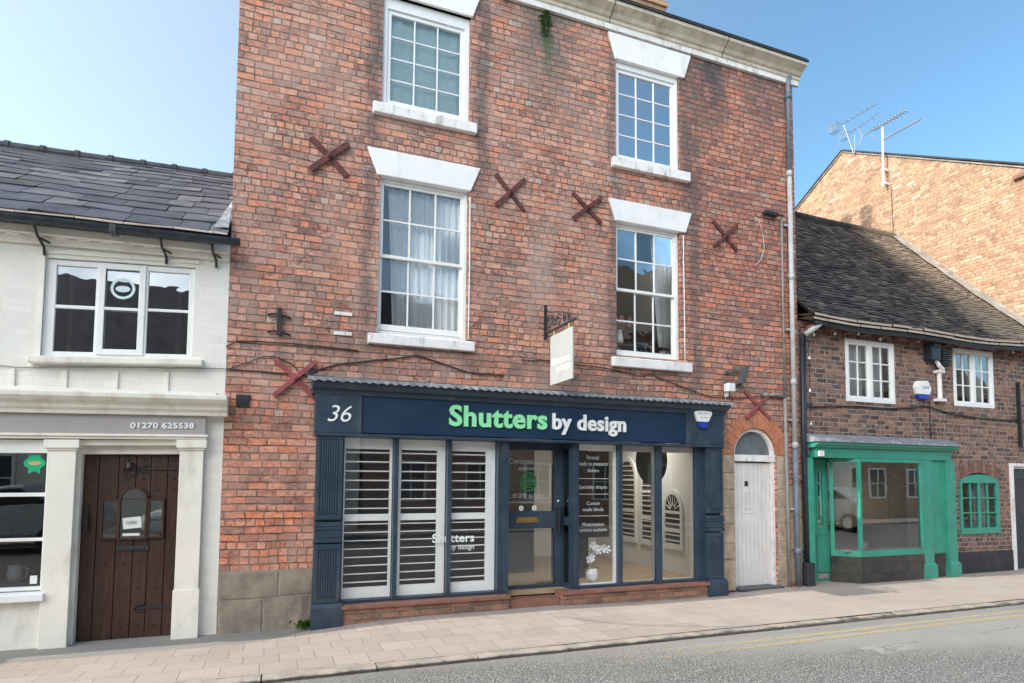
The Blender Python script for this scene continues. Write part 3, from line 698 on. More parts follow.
# arch
m = MB(); nv = 21; c0 = (6.942, 2.035)
for k in range(nv):
    a0 = math.pi*(k+.06)/nv; a1 = math.pi*(k+.94)/nv; r0, r1 = .413, .645
    if 0 < k: pass
    m.prism([(c0[0]+r0*math.cos(a0), c0[1]+r0*math.sin(a0)), (c0[0]+r1*math.cos(a0), c0[1]+r1*math.sin(a0)), (c0[0]+r1*math.cos(a1), c0[1]+r1*math.sin(a1)), (c0[0]+r0*math.cos(a1), c0[1]+r0*math.sin(a1))], -.01, .12)
m.build('door_arch', M['brick_arch'], house, .004)
m = MB(); n = 30; vs = []
for k in range(n+1):
    a0 = math.pi*k/n
    for r_ in (.425,.635): vs += [(c0[0]+r_*math.cos(a0), -.003, c0[1]+r_*math.sin(a0)), (c0[0]+r_*math.cos(a0), .11, c0[1]+r_*math.sin(a0))]
m.add(vs, [(4*k, 4*k+4, 4*k+6, 4*k+2) for k in range(n)] + [(4*k, 4*k+1, 4*k+5, 4*k+4) for k in range(n)]); m.build('arch_mortar', M['fillet'], house)
# arched door
m = MB(); m.box(6.56,7.33,.10,.14,.03,1.915)
dr = m.build('plank_door', M['door_white'], house)
m = MB(); xs = [6.585 + .0788*k for k in range(10)]
for k in range(9): m.box(xs[k]+.004, xs[k+1]-.004, .088, .101, .04, 1.905)
m.build('planks', M['door_white'], dr, .004)
m = MB(); m.box(6.53,6.585,.05,.16,0,1.935); m.box(7.30,7.355,.05,.16,0,1.935); m.box(6.53,7.355,.03,.17,1.935,2.035)
n = 24
for k in range(n):
    a0, a1 = math.pi*k/n, math.pi*(k+1)/n; p = lambda r_, a: (c0[0]+r_*math.cos(a), c0[1]+r_*math.sin(a))
    m.prism([p(.365,a0), p(.411,a0), p(.411,a1), p(.365,a1)], .04, .14)
m.build('door_frame', M['white_old'], dr)
m = MB(); m.prism([(c0[0]+.37*math.cos(math.pi*k/20), c0[1]+.37*math.sin(math.pi*k/20)) for k in range(21)], .10, .104); m.build('fanlight', plain('grey_reflection_glass', (.14,.165,.18), .12, .2, 5., 0, spec=.6), dr)  # flat blue-grey painted in for the reflection in the fanlight
MB().box(6.80,6.85,.07,.09,1.55,1.63).build('knocker', M['black_metal'], dr); MB().box(6.805,6.845,.072,.089,1.46,1.545).build('keyplate', M['white'], dr)
MB().frame(6.74,6.99,1.14,1.22,.078,.09,.008).build('letter_plate', M['white'], dr)
MB().box(6.53,7.36,-.10,.1,.0,.03).build('doorstep', M['lead_dark'], dr)
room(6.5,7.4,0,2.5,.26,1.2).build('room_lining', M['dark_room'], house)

# ---- shopfront
def fluted(x0, x1, y, z0, z1, m, n=7):
    m.box(x0, x1, y+.012, y+.09, z0, z1)
    m.box(x0, x0+.035, y, y+.012, z0, z1); m.box(x1-.035, x1, y, y+.012, z0, z1)
    m.box(x0+.035, x1-.035, y, y+.012, z0, z0+.05); m.box(x0+.035, x1-.035, y, y+.012, z1-.06, z1)
    a, b = x0+.05, x1-.05
    for k in range(n): xx = a + (b-a)*(k+.5)/n; m.tube([(xx,y+.010,z0+.055),(xx,y+.010,z1-.065)], (b-a)/n*.36, 6)
for (x0, x1, dx) in ((.475,.76,0),(5.905,6.19,0)):
    m = MB(); m.box(x0-.008, x1+.008, -.07, .05, -.14, 2.16)
    fluted(x0, x1, -.155, 1.16, 2.14, m); fluted(x0, x1, -.155, .22, .88, m)
    m.box(x0-.012, x1+.012, -.165, -.06, .90, .95); m.box(x0-.006, x1+.006, -.16, -.06, .955, 1.04); m.box(x0-.016, x1+.016, -.172, -.06, 1.045, 1.075); m.box(x0-.008, x1+.008, -.163, -.06, 1.08, 1.13)
    m.box(x0-.025, x1+.035, -.20, -.05, -.14, .17); m.prism([(-.2,.17),(-.165,.215),(-.05,.215),(-.05,.17)], x0-.02, x1+.03, 'yz')
    m.build('pilaster', M['navy'], house, .003)
m = MB(); m.box(.97, 5.525, -.165, -.02, 2.165, 2.655); m.build('fascia_board', M['navy_board'], house, .004)
m = MB()
for (x0, x1) in ((.435,.962),(5.533,6.20)): m.box(x0, x1, -.180, -.02, 2.155, 2.655)
m.box(.435, 6.20, -.19, -.02, 2.12, 2.153)
fb = m.build('fascia_block', M['navy'], house, .006)
# lead covered cornice with scalloped edge
m = MB(); m.prism([(-.02,2.60),(-.19,2.60),(-.20,2.645),(-.25,2.66),(-.29,2.70),(-.30,2.735),(-.02,2.735)], .40, 6.23, 'yz'); m.build('shop_cornice', M['navy'], house, .004)
m = MB(); x0, x1 = .34, 6.27; n = 236; vs = []
for k in range(n+1):
    xx = x0 + (x1-x0)*k/n; ph = k*math.pi/2.; wv = .0035*math.sin(ph); zz = 2.742 + .010*(math.sin(ph))
    vs += [(xx,-.015,2.835+.003*math.sin(k*.3)), (xx,-.12,2.80+wv*.5), (xx,-.315,2.775+wv), (xx,-.335+wv,2.765+wv), (xx,-.340+wv*1.2,zz-.012)]
fs = []
for k in range(n):
    for j in range(4): fs.append((k*5+j, k*5+j+1, (k+1)*5+j+1, (k+1)*5+j))
m.add(vs, [q for k_, q in enumerate(fs) if k_ % 4 < 2]); m.build('lead_flashing', M['lead_dark'], house, recalc=False)
m = MB(); m.add(vs, [q for k_, q in enumerate(fs) if k_ % 4 >= 2]); m.build('scalloped_edge', M['lead'], house, recalc=False)
text('36', .575, .845, 2.285, 2.475, -.182, M['letter_white'], fb, shear=.28, bold=-.004)
f2 = [o for o in house.children if o.name.startswith('fascia_board')][0]
text('Shutters', 2.015, 3.335, 2.282, 2.548, -.168, M['letter_green'], f2, bold=.030, ext=.028)
text('by design', 3.415, 4.525, 2.225, 2.505, -.168, M['letter_white'], f2, bold=.026, ext=.028)
# stall risers
for (a, b) in ((.79,2.83),(3.56,5.90)):
    m = MB(); m.box(a, b, -.17, .04, -.12, .135); rs = m.build('stall_riser', M['brick_sill'], house, .004)
    m = MB(); m.box(a-.01, b+.01 if b < 3 else b, -.205, .04, .137, .180); m.build('sill_tile', M['tile_red'], rs, .006)
m = MB(); m.box(2.84, 3.555, -.13, .5, -.12, .10); m.build('doorstep', M['tile_red'], house, .006)
# window framing
m = MB(); YF = -.05
for (a, b) in ((.76,.785),(1.37,1.425),(2.035,2.09),(2.70,2.85),(3.755,3.865),(4.475,4.54),(5.105,5.185),(5.775,5.905)): m.box(a, b, YF-.02, .06, .18, 2.135)
for (a, b) in ((.785,1.37),(1.425,2.035),(2.09,2.70),(3.865,4.475),(4.54,5.105),(5.185,5.775)):
    m.box(a, b, YF-.012, .05, .182, .215); m.box(a, b, YF-.01, .05, 2.118, 2.135)
m.box(2.76,2.85,-.085,-.07,.182,2.13); m.box(3.78,3.84,-.085,-.07,.182,2.13)
sf = m.build('shop_window', M['navy'], house, .004)
for (a, b) in ((.785,1.37),(1.425,2.035),(2.09,2.70),(3.865,4.475),(4.54,5.105),(5.185,5.775)):
    MB().add([(a,-.02,.215),(b,-.02,.215),(b,-.02,2.118),(a,-.02,2.118)], [(0,1,2,3)]).build('glass', M['glass_shop'], sf)
for (a, b) in ((3.865,4.475),(4.54,5.105),(5.185,5.775)):
    MB().box(a, b, .0, .045, 2.035, 2.117).box(b-.032, b, .0, .045, .216, 2.034).box(a, b-.033, .0, .045, .216, .232).build('lining', M['shutter_white'], sf)
# louvred shutters (three)
for (a, b, sl, sr) in ((.79,1.366,.02,.032),(1.43,2.03,.045,.105),(2.095,2.695,.02,.125)):
    m = MB(); z0, z1 = .218, 2.115
    m.box(a, a+sl, .02, .06, z0, z1); m.box(b-sr, b, .02, .06, z0, z1)
    m.box(a+sl, b-sr, .02, .06, z0, .345); m.box(a+sl, b-sr, .02, .06, 1.125, 1.205); m.box(a+sl, b-sr, .02, .06, 1.985, z1)
    shp = m.build('louvred_shutter', M['shutter_white'], house, .004)
    m = MB()
    for (p, q) in ((.345,1.125),(1.205,1.985)):
        for k in range(8 if p < 1 else 7):
            nn = 8 if p < 1 else 7
            zz = p + (q-p)*(k+.6)/nn; ti = -.10 + rk.uniform(-.03,.03)
            m.obox(((a+sl+b-sr)/2, .045, zz), ((b-sr-a-sl)/2-.003,0,0), (0,.038*math.cos(ti),.038*math.sin(ti)), (0,-.0055*math.sin(ti),.0055))
    m.build('louvres', M['shutter_white'], shp, .002)
# door
YD = .2
m = MB(); m.frame(2.86, 3.735, .10, 2.13, YD-.01, YD+.05, .075, wb=.12, wt=.10, wr=.11); m.box(2.93,3.63,YD-.01,YD+.05,.97,1.205)
m.box(2.852,3.735,-.05,YD+.05,2.128,2.15)
dr = m.build('shop_door', M['navy'], house, .005)
for q0, q1 in ((.22,.97),(1.205,2.03)): MB().box(2.93,3.63,YD+.02,YD+.024,q0,q1).build('glass', M['glass_shop'], dr)
MB().box(3.06,3.38,YD-.02,YD-.008,1.055,1.125).build('letter_plate', M['brass'], dr, .004)
MB().box(3.645,3.70,YD-.05,YD-.012,.93,1.26).tube([(3.66,YD-.04,1.22),(3.66,YD-.09,1.20),(3.66,YD-.09,.92),(3.66,YD-.04,.90)],.012,8).build('handle', M['black_metal'], dr, .004)
MB().box(3.66,3.685,YD-.02,YD-.012,1.33,1.355).build('lock', M['ceramic'], dr)
m = MB(); m.box(3.738,3.752,-.05,-.01,.18,2.13); m.box(3.738,3.752,.165,.2,.18,2.13); m.box(3.738,3.752,-.01,.165,.18,.25); m.box(3.738,3.752,-.01,.165,2.05,2.13); m.box(3.738,3.752,-.01,.165,1.02,1.13)
sd = m.build('side_light', M['navy'], house)
MB().box(3.765,3.80,-.01,.165,.25,2.05).build('lining', M['white'], sd)
for q0, q1 in ((.25,1.02),(1.13,2.05)): MB().box(3.744,3.746,-.01,.165,q0,q1).build('glass', M['glass_shop'], sd)
LW = M['letter_white']
m_t = plain('faded_white_vinyl', (.42,.44,.43), .5, .1, 8., 0)
text('Consumer & retail', 2.96, 3.60, 1.845, 1.915, YD+.017, m_t, dr, ext=.002); text('specialists', 3.10, 3.44, 1.745, 1.81, YD+.017, m_t, dr, ext=.002)
text('01270 619006', 3.02, 3.49, 1.385, 1.44, YD+.017, m_t, dr, ext=.002); text('www.shuttersbydesign.co.uk', 2.945, 3.60, 1.30, 1.345, YD+.017, m_t, dr, ext=.002)
for xx in (3.14, 3.33):
    b_ = MB().disc((xx,1.245), .034, YD+.014, 20, .003).build('social_badge', LW, dr)
text('o', 3.128, 3.152, 1.232, 1.258, YD+.013, M['navy_board'], dr, ext=.002, name='badge_mark'); text('f', 3.323, 3.338, 1.228, 1.262, YD+.013, M['navy_board'], dr, ext=.002, name='badge_mark', bold=.02)
# green shop emblem on the door glass: ring with shutter-like blades
m_g = plain('dark_green_vinyl', (.012,.16,.045), .5, .05, 4., 0)
m = MB(); n = 26; cx, cz = 3.24, 1.60
for k in range(n):
    a0, a1 = 2*math.pi*k/n, 2*math.pi*(k+1)/n; p = lambda r_, a: (cx+r_*math.cos(a), cz+1.1*r_*math.sin(a))
    m.prism([p(.10,a0), p(.125,a0), p(.125,a1), p(.10,a1)], YD+.014, YD+.017)
for k in range(5): zz = cz-.07+.035*k; hw = math.sqrt(max(.0081-(zz-cz)**2,.0004)); m.box(cx-hw, cx+hw, YD+.014, YD+.017, zz-.011, zz+.011)
m.build('emblem', m_g, dr)

# interior of the shop
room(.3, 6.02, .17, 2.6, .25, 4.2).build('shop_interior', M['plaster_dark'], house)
MB().box(.3, 6.0, .08, 4.2, .12, .176).build('shop_floor', M['floor_wood'], house)
MB().box(.3, 6.05, .06, 4.2, 2.50, 2.54).build('shop_ceiling', M['plaster_dark'], house)
MB().box(3.87, 4.47, .8, .83, .18, 2.5).box(2.84,3.88,1.5,1.53,.18,2.5).box(.3,2.86,.85,.88,.18,2.5).build('dark_backdrop', M['dark_room'], house)  # dark boards added to blacken the view behind door and shutters
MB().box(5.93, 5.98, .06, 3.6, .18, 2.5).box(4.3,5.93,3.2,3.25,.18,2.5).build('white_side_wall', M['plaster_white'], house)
for (xx, yy) in ((3.45,.75),(5.35,1.2)):  # the one over the sample shutters is added to brighten the shop
    dl = thing('downlight', {3.45:'small lit ceiling downlight above the navy shop door',5.35:'added fill lamp over the sample shutters',2.0:'lit ceiling downlight behind the louvred shutters'}[xx], 'lamp', (xx,yy,2.5))
    a = NT('lit_lamp_face'); e = a.n('ShaderNodeEmission'); e.inputs[0].default_value = (1,.9,.75,1); e.inputs[1].default_value = 4.; a.l(e.outputs[0], a.out.inputs[0])
    MB().lathe((xx,yy,2.47), [(.0,0),(.05,0)], 20).build('lamp_face', a.m, dl); MB().lathe((xx,yy,2.465), [(.05,.0),(.07,.0),(.07,.03)], 20).build('rim', M['white'], dl)
    al_ = bpy.data.lights.new('downlight_and_fill_lamp', 'AREA'); al_.shape = 'DISK'; al_.size = .4; al_.energy = 3 if xx < 4 else 20; al_.color = (1,.93,.82); ao = bpy.data.objects.new('downlight_and_fill_lamp', al_); col.objects.link(ao); ao.location = (xx,yy,2.45)
# display board behind the shutters
text('Shutters', 1.865, 2.405, .845, .955, -.024, M['letter_white'], sf, bold=.02, ext=.002); text('by design', 2.09, 2.405, .735, .815, -.024, M['letter_white'], sf, ext=.002)
# dark panel with services list
pn = thing('services_panel', 'black hanging panel listing shutter services in white text', 'sign', (4.16,.12,.9))
MB().box(3.90,4.42,.10,.112,.84,2.03).build('panel', plain('matt_black_panel', (.012,.012,.013), .8, .1, 4., 0, spec=.1), pn)
pt = [('Personal',4.07,4.26,1.915,1.975),('made to measure',3.935,4.395,1.83,1.885),('shutters',4.08,4.26,1.74,1.79),('Specialty shapes',3.94,4.39,1.495,1.56),('Custom',4.07,4.27,1.285,1.335),('made blinds',4.01,4.33,1.20,1.25),('Motorisation',4.0,4.34,.995,1.045),('options available',3.94,4.39,.905,.965)]
for s_, a, b, c, d in pt: text(s_, a, b, c, d, .098, LW, pn, ext=.002)
for zz in (1.65,1.435,1.135): MB().box(3.905,4.415,.094,.098,zz-.004,zz+.004).build('rule_line', M['cream_letters'], pn)
# round dark green hanging disc
MBd = MB().disc((5.27,1.93), .27, .30, 40, .02, 1.35); tag(MBd.build('hanging_disc', plain('dark_green_board', (.012,.03,.02), .5, .05, 4., 0)), 'large dark green oval sign hanging inside the right shop window', 'sign')
# sample shutters on the side wall
def wallshutter(y0, y1, z0, z1, zt, label, fan=False):
    t = thing('sample_shutter', label, 'window shutter', (5.93,(y0+y1)/2,z0), 'sample shutters mounted on the white side wall')
    m = MB(); X = 5.90
    m.box(X, X+.03, y0, y0+.05, z0, z1); m.box(X, X+.03, y1-.05, y1, z0, z1); m.box(X, X+.03, y0+.05, y1-.05, z0, z0+.09); m.box(X, X+.03, y0+.05, y1-.05, z1-.03, z1); m.box(X, X+.03, y0+.05, y1-.05, (z0+z1)/2-.03, (z0+z1)/2+.03)
    cy = (y0+y1)/2; r0 = (y1-y0)/2
    n = 16
    for k in range(n):
        a0, a1 = math.pi*k/n, math.pi*(k+1)/n; p = lambda r_, a: (cy+r_*math.cos(a), z1+r_*(zt-z1)/r0*math.sin(a))
        m.prism([p(r0-.05,a0), p(r0,a0), p(r0,a1), p(r0-.05,a1)], X, X+.03, 'yz')
    m.build('frame', M['white'], t)
    m = MB(); m.box(X+.022, X+.026, y0+.04, y1-.04, z0+.05, z1); m.prism([(cy+(r0-.04)*math.cos(math.pi*k/n), z1+(zt-z1-.04)*math.sin(math.pi*k/n)) for k in range(n+1)], X+.022, X+.026, 'yz'); m.build('backing', M['dark_room'], t)
    m = MB(); zz = z0+.14
    while zz < z1-.03: m.box(X+.002, X+.02, y0+.05, y1-.05, zz-.009, zz+.009); zz += .085
    if fan:
        for k in range(1,8):
            a0 = math.pi*k/8; d = Vector((0, math.cos(a0), math.sin(a0)*(zt-z1)/r0)); m.tube([Vector((X+.012,cy,z1))+d*.06, Vector((X+.012,cy,z1))+d*(r0-.04)], .008, 5)
    else:
        while zz < zt-.06:
            hw = (r0-.05)*math.sqrt(max(0, 1-((zz-z1)/(zt-z1))**2)); m.box(X+.002, X+.02, cy-hw, cy+hw, zz-.009, zz+.009); zz += .085
    m.build('louvres', M['white'], t)
wallshutter(1.75, 2.35, .55, 1.65, 2.05, 'tallest sample shutter with a rounded top, deepest in the shop')
wallshutter(1.18, 1.62, .55, 1.45, 1.80, 'middle sample shutter with a rounded top on the white side wall')
wallshutter(.45, .95, .55, 1.15, 1.48, 'sample shutter with a sunburst fan top nearest the shop glass', True)
# orchid
orc = thing('potted_orchid', 'white orchid in a round white pot inside the right shop window', 'plant', (4.16,.12,.18))
MB().lathe((4.16,.12,.235), [(.0,0),(.055,.0),(.085,.06),(.088,.12),(.065,.18),(.055,.18),(.05,.14)], 22).build('pot', M['ceramic'], orc, smooth=True)
m = MB(); m.tube([(4.16,.12,.38),(4.15,.10,.52),(4.12,.08,.66),(4.17,.06,.76)], .005, 5); m.tube([(4.17,.12,.38),(4.2,.1,.52),(4.25,.08,.64),(4.34,.06,.68)], .005, 5)
for k in range(6):
    an = k*1.05+.3; d = Vector((math.cos(an), -.3*abs(math.sin(an)), .25)); s_ = Vector((-d.y, d.x, 0)).normalized()*.022; b0 = Vector((4.16,.11,.41)); m.add([b0, b0+d*.07-s_, b0+d*.14+Vector((0,0,-.03)), b0+d*.07+s_], [(0,1,2,3)])
m.build('stem', M['leaf'], orc, recalc=False)
for (fx, fz) in ((4.14,.74),(4.19,.70),(4.30,.69),(4.36,.67),(4.12,.58),(4.09,.55),(4.22,.66)):
    m = MB()
    c = Vector((fx, .05, fz))
    for q in range(5):
        an = q*1.257+fx*40; r_ = rk.uniform(.045,.058); p0 = c + Vector((.0, .004, .0))
        m.add([p0, p0+Vector((r_*math.cos(an-.45),-.010,r_*math.sin(an-.45))), p0+Vector((r_*1.15*math.cos(an),-.020,r_*1.15*math.sin(an))), p0+Vector((r_*math.cos(an+.45),-.010,r_*math.sin(an+.45)))], [(0,1,2,3)])
    m.build('flower', M['petal'], orc, recalc=False)
# alarm box on the fascia
al = thing('alarm_box', 'white tapered alarm box with blue base on the navy fascia end', 'alarm box', (5.8,-.18,2.5))
MB().prism([(5.70,2.48),(5.88,2.48),(5.945,2.60),(5.935,2.635),(5.80,2.645),(5.665,2.635),(5.655,2.60)], -.24, -.182).build('case', M['white'], al, .01)
MB().prism([(5.715,2.475),(5.73,2.41),(5.77,2.39),(5.83,2.39),(5.86,2.41),(5.875,2.475)], -.232, -.182).build('base', M['alarm_blue'], al, .01)
text('SECURITY', 5.69, 5.91, 2.585, 2.615, -.2405, M['taupe'], al, ext=.001); text('ALARM', 5.73, 5.87, 2.53, 2.555, -.2405, M['taupe'], al, ext=.001)
# security light on the cornice
MB().box(6.31,6.44,-.16,-.05,2.97,3.09).box(6.36,6.39,-.07,0,2.9,2.97).build('security_light', M['ceramic'], None, .008)
tag(bpy.data.objects['security_light'], 'small white box light above the right end of the navy shop cornice', 'light')
# hanging sign
hs = thing('hanging_sign', 'pale rectangular shop sign hanging from a scrolled black bracket', 'sign', (3.38, 0, 3.55))
m = MB(); m.box(3.365,3.395,-.03,.0,3.52,3.98); m.box(3.368,3.392,-.92,-.03,3.575,3.60)
def scroll(cy, cz, r, s0, turns, flip=1):
    return [(3.38, cy - flip*r*(1-k/22*.75)*math.cos(s0+k/22*turns*6.28), cz + r*(1-k/22*.75)*math.sin(s0+k/22*turns*6.28)) for k in range(23)]
for (cy, cz, r, fl_) in ((-.14,3.72,.10,1),(-.29,3.70,.085,-1),(-.44,3.69,.075,1),(-.60,3.67,.055,-1),(-.74,3.65,.045,1)): m.tube(scroll(cy, cz, r, .5, 1.4, fl_), .008, 5)
m.tube([(3.38,-.02,3.95),(3.38,-.16,3.85),(3.38,-.40,3.80),(3.38,-.62,3.74),(3.38,-.84,3.61)], .007, 5)
m.build('bracket', M['black_metal'], hs)
m = MB()
for yy in (-.30,-.74): m.tube([(3.38,yy,3.575),(3.38,yy,3.51)], .008, 6)
m.build('hook', M['brass'], hs)
m = MB(); m.box(3.370,3.390,-.85,-.20,2.865,3.51); bd = m.build('board', M['sign_white'], hs, .003)
text('Shutters', .26, .79, 3.105, 3.20, 3.3675, M['cream_letters'], bd, bold=.03, ext=.003, plane='side')
text('by design', .40, .79, 2.985, 3.085, 3.3675, M['cream_letters'], bd, bold=.03, ext=.003, plane='side')
# pipes on the townhouse
m = MB(); m.tube([(7.69,-.10,8.24),(7.68,-.07,8.1),(7.67,-.07,6.6)], .038, 12)
for zz in (7.9,): m.tube([(7.68,-.07,zz-.04),(7.68,-.07,zz+.04)], .058, 12)
m.build('downpipe', M['pipe_blue'], house, smooth=True)
m = MB(); m.tube([(7.67,-.07,6.6),(7.665,-.07,2.2)], .038, 12)
for zz in (6.6,4.9,3.2,2.2): m.tube([(7.667,-.07,zz-.045),(7.667,-.07,zz+.045)], .047, 12)
m.build('downpipe', M['pipe_white'], house, smooth=True)
m = MB(); m.tube([(7.665,-.07,2.2),(7.685,-.07,.02)], .040, 12); m.tube([(7.68,-.07,.5),(7.68,-.07,.6)], .058, 12); m.build('downpipe', M['pipe_blue'], house, smooth=True)
for zz in (5.75, 4.05, 2.6, 1.2): MB().box(7.575,7.765,-.05,-.02,zz-.015,zz+.015).build('pipe_clip', M['pipe_white'], house)
m = MB(); m.tube([(7.52,-.035,5.90),(7.515,-.035,3.0)], .016, 8); m.tube([(7.515,-.035,2.95),(7.535,-.04,.0)], .028, 8); m.tube([(7.15,-.05,2.97),(7.35,-.05,2.99),(7.52,-.05,2.96)], .022, 8); m.tube([(7.08,-.05,2.97),(7.17,-.05,2.97)], .034, 8)
m.build('conduit', M['pipe_grey'], house, smooth=True)
MB().obox((7.26,-.08,5.865),(.13,0,-.005),(0,.05,0),(0,0,.025)).tube([(7.52,-.035,5.9),(7.52,-.08,5.87),(7.3,-.08,5.87)],.014,6).build('wall_lamp', M['black_metal'], None, .004)
tag(bpy.data.objects['wall_lamp'], 'black floodlight on top of the grey conduit high on the townhouse', 'lamp')
def cable(pts, r, mat, label, y=-.02):
    P = []
    for i in range(len(pts)-1):
        for k in range(4): t = k/4; P.append((pts[i][0]*(1-t)+pts[i+1][0]*t, y + rk.uniform(-.003,.003), pts[i][1]*(1-t)+pts[i+1][1]*t + rk.uniform(-.004,.004)))
    P.append((pts[-1][0], y, pts[-1][1])); o = MB().tube(P, r, 5).build('cable', mat, None, smooth=True); return tag(o, label, 'cable')
cable([(-.52,3.09),(-.41,3.16),(-.1,3.18),(.35,3.18),(.92,3.16)], .008, M['black_metal'], 'upper black cable across the brick left of the sash window sill')
cable([(-.51,2.84),(-.27,2.83),(.04,2.83),(.36,2.82),(.42,2.88),(.68,2.98),(1.13,3.06),(1.37,3.1),(1.63,3.16),(1.96,3.08),(2.31,2.99),(2.79,2.98)], .009, M['black_metal'], 'black cable rising over the left end of the shop cornice')
cable([(-.51,2.83),(-.31,2.92),(-.13,3.01),(0,3.02),(.19,2.94),(.3,2.80)], .006, M['black_metal'], 'thin cable looping above the lower left iron cross')
cable([(3.01,3.21),(3.44,3.23),(4.34,3.19),(4.82,3.12),(5.06,3.15),(5.62,3.0),(6.04,2.89),(6.58,2.88),(7.04,2.95),(7.53,2.93)], .007, M['black_metal'], 'black cable running below the right sash window to the pipes')
cable([(7.06,5.78),(7.15,5.55),(7.17,5.3),(7.10,5.12),(7.0,5.02)], .007, M['pipe_white'], 'pale curled wire hanging below the floodlight')
cable([(2.30,5.3),(2.305,4.4),(2.30,3.42)], .009, M['white'], 'white cable down the right edge of the left sash window', -.012)
cable([(5.635,5.3),(5.64,4.4),(5.645,3.38)], .009, M['white'], 'white cable down the right edge of the right sash window', -.012)
cable([(6.36,2.9),(6.40,2.75),(6.33,2.6),(6.38,2.45),(6.30,2.3),(6.33,2.1)], .008, M['pipe_white'], 'loose pale wire beside the right end of the navy fascia')

# ------------------------------------------------------------------ LEFT BUILDING
W = warp_left
lb = thing('white_shop_building', 'low white painted brick building with slate roof and oak door', 'building', (-2.5, 0, 0))
m = wall_mb(-6.5, -.515, -.16, 4.27, [(-2.24,-.86,2.93,3.97),(-6.3,-.93,-.16,2.28)], 0., .22, W)
m.prism([(.22,0),(6.0,0),(6.0,4.3),(3.0,6.3),(.22,4.45)], -6.5, -6.3, 'yz')
m.build('wall', M['white_brick'], lb)
# piers of the ground floor
m = MB(W); m.box(-.93,-.70,-.012,.2,-.16,2.05); m.box(-6.3,-2.06,-.012,.2,-.16,.46); m.build('pier', M['white_brick'], lb)
def slate_f(u, v, lift):
    y = -.22 + 3.22*v; z = 4.30 + 2.07*v
    nn = Vector((0, -2.07, 3.22)).normalized()*(lift+.01)
    s_ = .012*math.sin(u*2.1+v*5)
    return (u, y+nn.y, z+nn.z+s_)
rf = tile_roof('roof', lb, M['slate'], {'u': (-6.6,-.53), 'f': slate_f}, 12, .42, thick=.015, jitter=.02, warp=W, seed=4, wvar=.35, rowscale=lambda t: 1.25-.55*t)
m = MB(W); slab(m, -6.6, -.53, (-.20,4.30),(3.0,6.36), .01); slab(m, -6.6,-.53,(3.02,6.36),(6.2,4.3),.02); m.build('roof_deck', M['plaintile'], lb)
m = MB(W); x = -6.6; k = 0
while x < -.56:
    L = .42; r0 = .085; pts = []
    m.tube([(x, 3.0, 6.375), (x+L-.02, 3.0, 6.38)], [r0, r0*.92], 12); m.tube([(x-.012, 3.0, 6.38), (x+.05, 3.0, 6.38)], r0+.010, 12); x += L
m.build('ridge_tiles', M['slate'], rf, smooth=False)
tile_roof('eave_slates', lb, M['pale_slate'], {'u': (-6.6,-.53), 'f': lambda u, v, l: (u, -.30+.12*v, 4.262+.065*v+l)}, 1, .42, thick=.016, warp=W, seed=8, wvar=.2, jitter=.0)
MB(W).add([(-.53,-.14,4.40),(-.68,-.14,4.40),(-.53,.45,4.80),(-.53,.45,4.98),(-.53,-.1,4.5)],[(0,1,3,4),(0,1,2)]).build('lead_flashing', M['lead'], lb, recalc=False)
m = MB(W); n = 8; pts = []
for k in range(n+1): a = math.pi*k/n; pts.append((-.27-.062*math.cos(a), 4.225-.062*math.sin(a)))
pts += [(-.27+.055,4.225)] + [(-.27+.055*math.cos(math.pi*k/n), 4.225-.055*math.sin(math.pi*k/n)) for k in range(1,n+1)]
m.prism(pts, -6.5, -.40, 'yz'); 
for xx in (-1.62,-3.4): m.prism([(-.34,4.155),(-.34,4.235),(-.20,4.235),(-.20,4.155)], xx, xx+.06, 'yz')
m.build('gutter', M['gutter'], lb, recalc=True)
for xx in (-2.27,-1.17,-.68):
    m = MB(W); m.tube([(xx,-.24,4.16),(xx,-.16,4.11),(xx+.03,-.05,4.05),(xx+.03,-.02,3.98)], .014, 6); m.tube([(xx,-.13,4.1),(xx+.09,-.03,4.08)], .01, 5); m.build('gutter_bracket', M['black_metal'], lb)
# corbelled eave courses
m = MB(W); m.box(-6.4,-.52,-.05,-.001,4.06,4.12); m.box(-6.4,-.52,-.12,-.001,4.122,4.20)
x = -6.35
while x < -.6: m.box(x, x+.11, -.09, -.045, 4.121, 4.175); x += .2
m.build('eave_corbel', M['cream'], lb, .006)
# upstairs window
m = MB(W); m.box(-2.27,-.82,-.018,.0,4.01,4.045); m.box(-2.27,-2.235,-.014,.0,2.93,4.01); m.build('window_surround', M['cream'], lb)
m = MB(W); m.frame(-2.238,-.862,2.945,3.965,.03,.09,.095, wb=.055, wt=.06, wr=.055); m.box(-1.79,-1.765,.03,.09,3.0,3.905); m.box(-1.335,-1.31,.03,.09,3.0,3.905)
m.box(-2.143,-1.79,.035,.08,3.455,3.49); m.box(-1.31,-.917,.035,.08,3.465,3.495)
lw = m.build('casement_window', M['white'], lb, .004)
m = MB(W); m.frame(-1.766,-1.334,2.975,3.955,.012,.04,.06); m.box(-1.706,-1.394,.015,.04,3.455,3.485); m.build('frame', M['white'], lw, .004)
m = MB(W)
for (a, b) in ((-2.143,-1.79),(-1.31,-.917),(-1.706,-1.394)):
    for (c, d) in ((3.0,3.46),(3.49,3.91)): m.add([(a,.055,c),(b,.055,c),(b,.055,d),(a,.055,d)], [(0,1,2,3)])
m.build('glass', glass_mat('dark_mirror_glass', tint=(.7,.75,.8), refl=.30, wav=.10, scale=3.), lw)
m = MB(W)   # round white roundel sticker behind the centre pane
n = 26
for k in range(n):
    a0, a1 = 2*math.pi*k/n, 2*math.pi*(k+1)/n; p = lambda r_, a: (-1.55+r_*math.cos(a), 3.70+r_*math.sin(a))
    m.prism([p(.088,a0), p(.115,a0), p(.115,a1), p(.088,a1)], .048, .05)
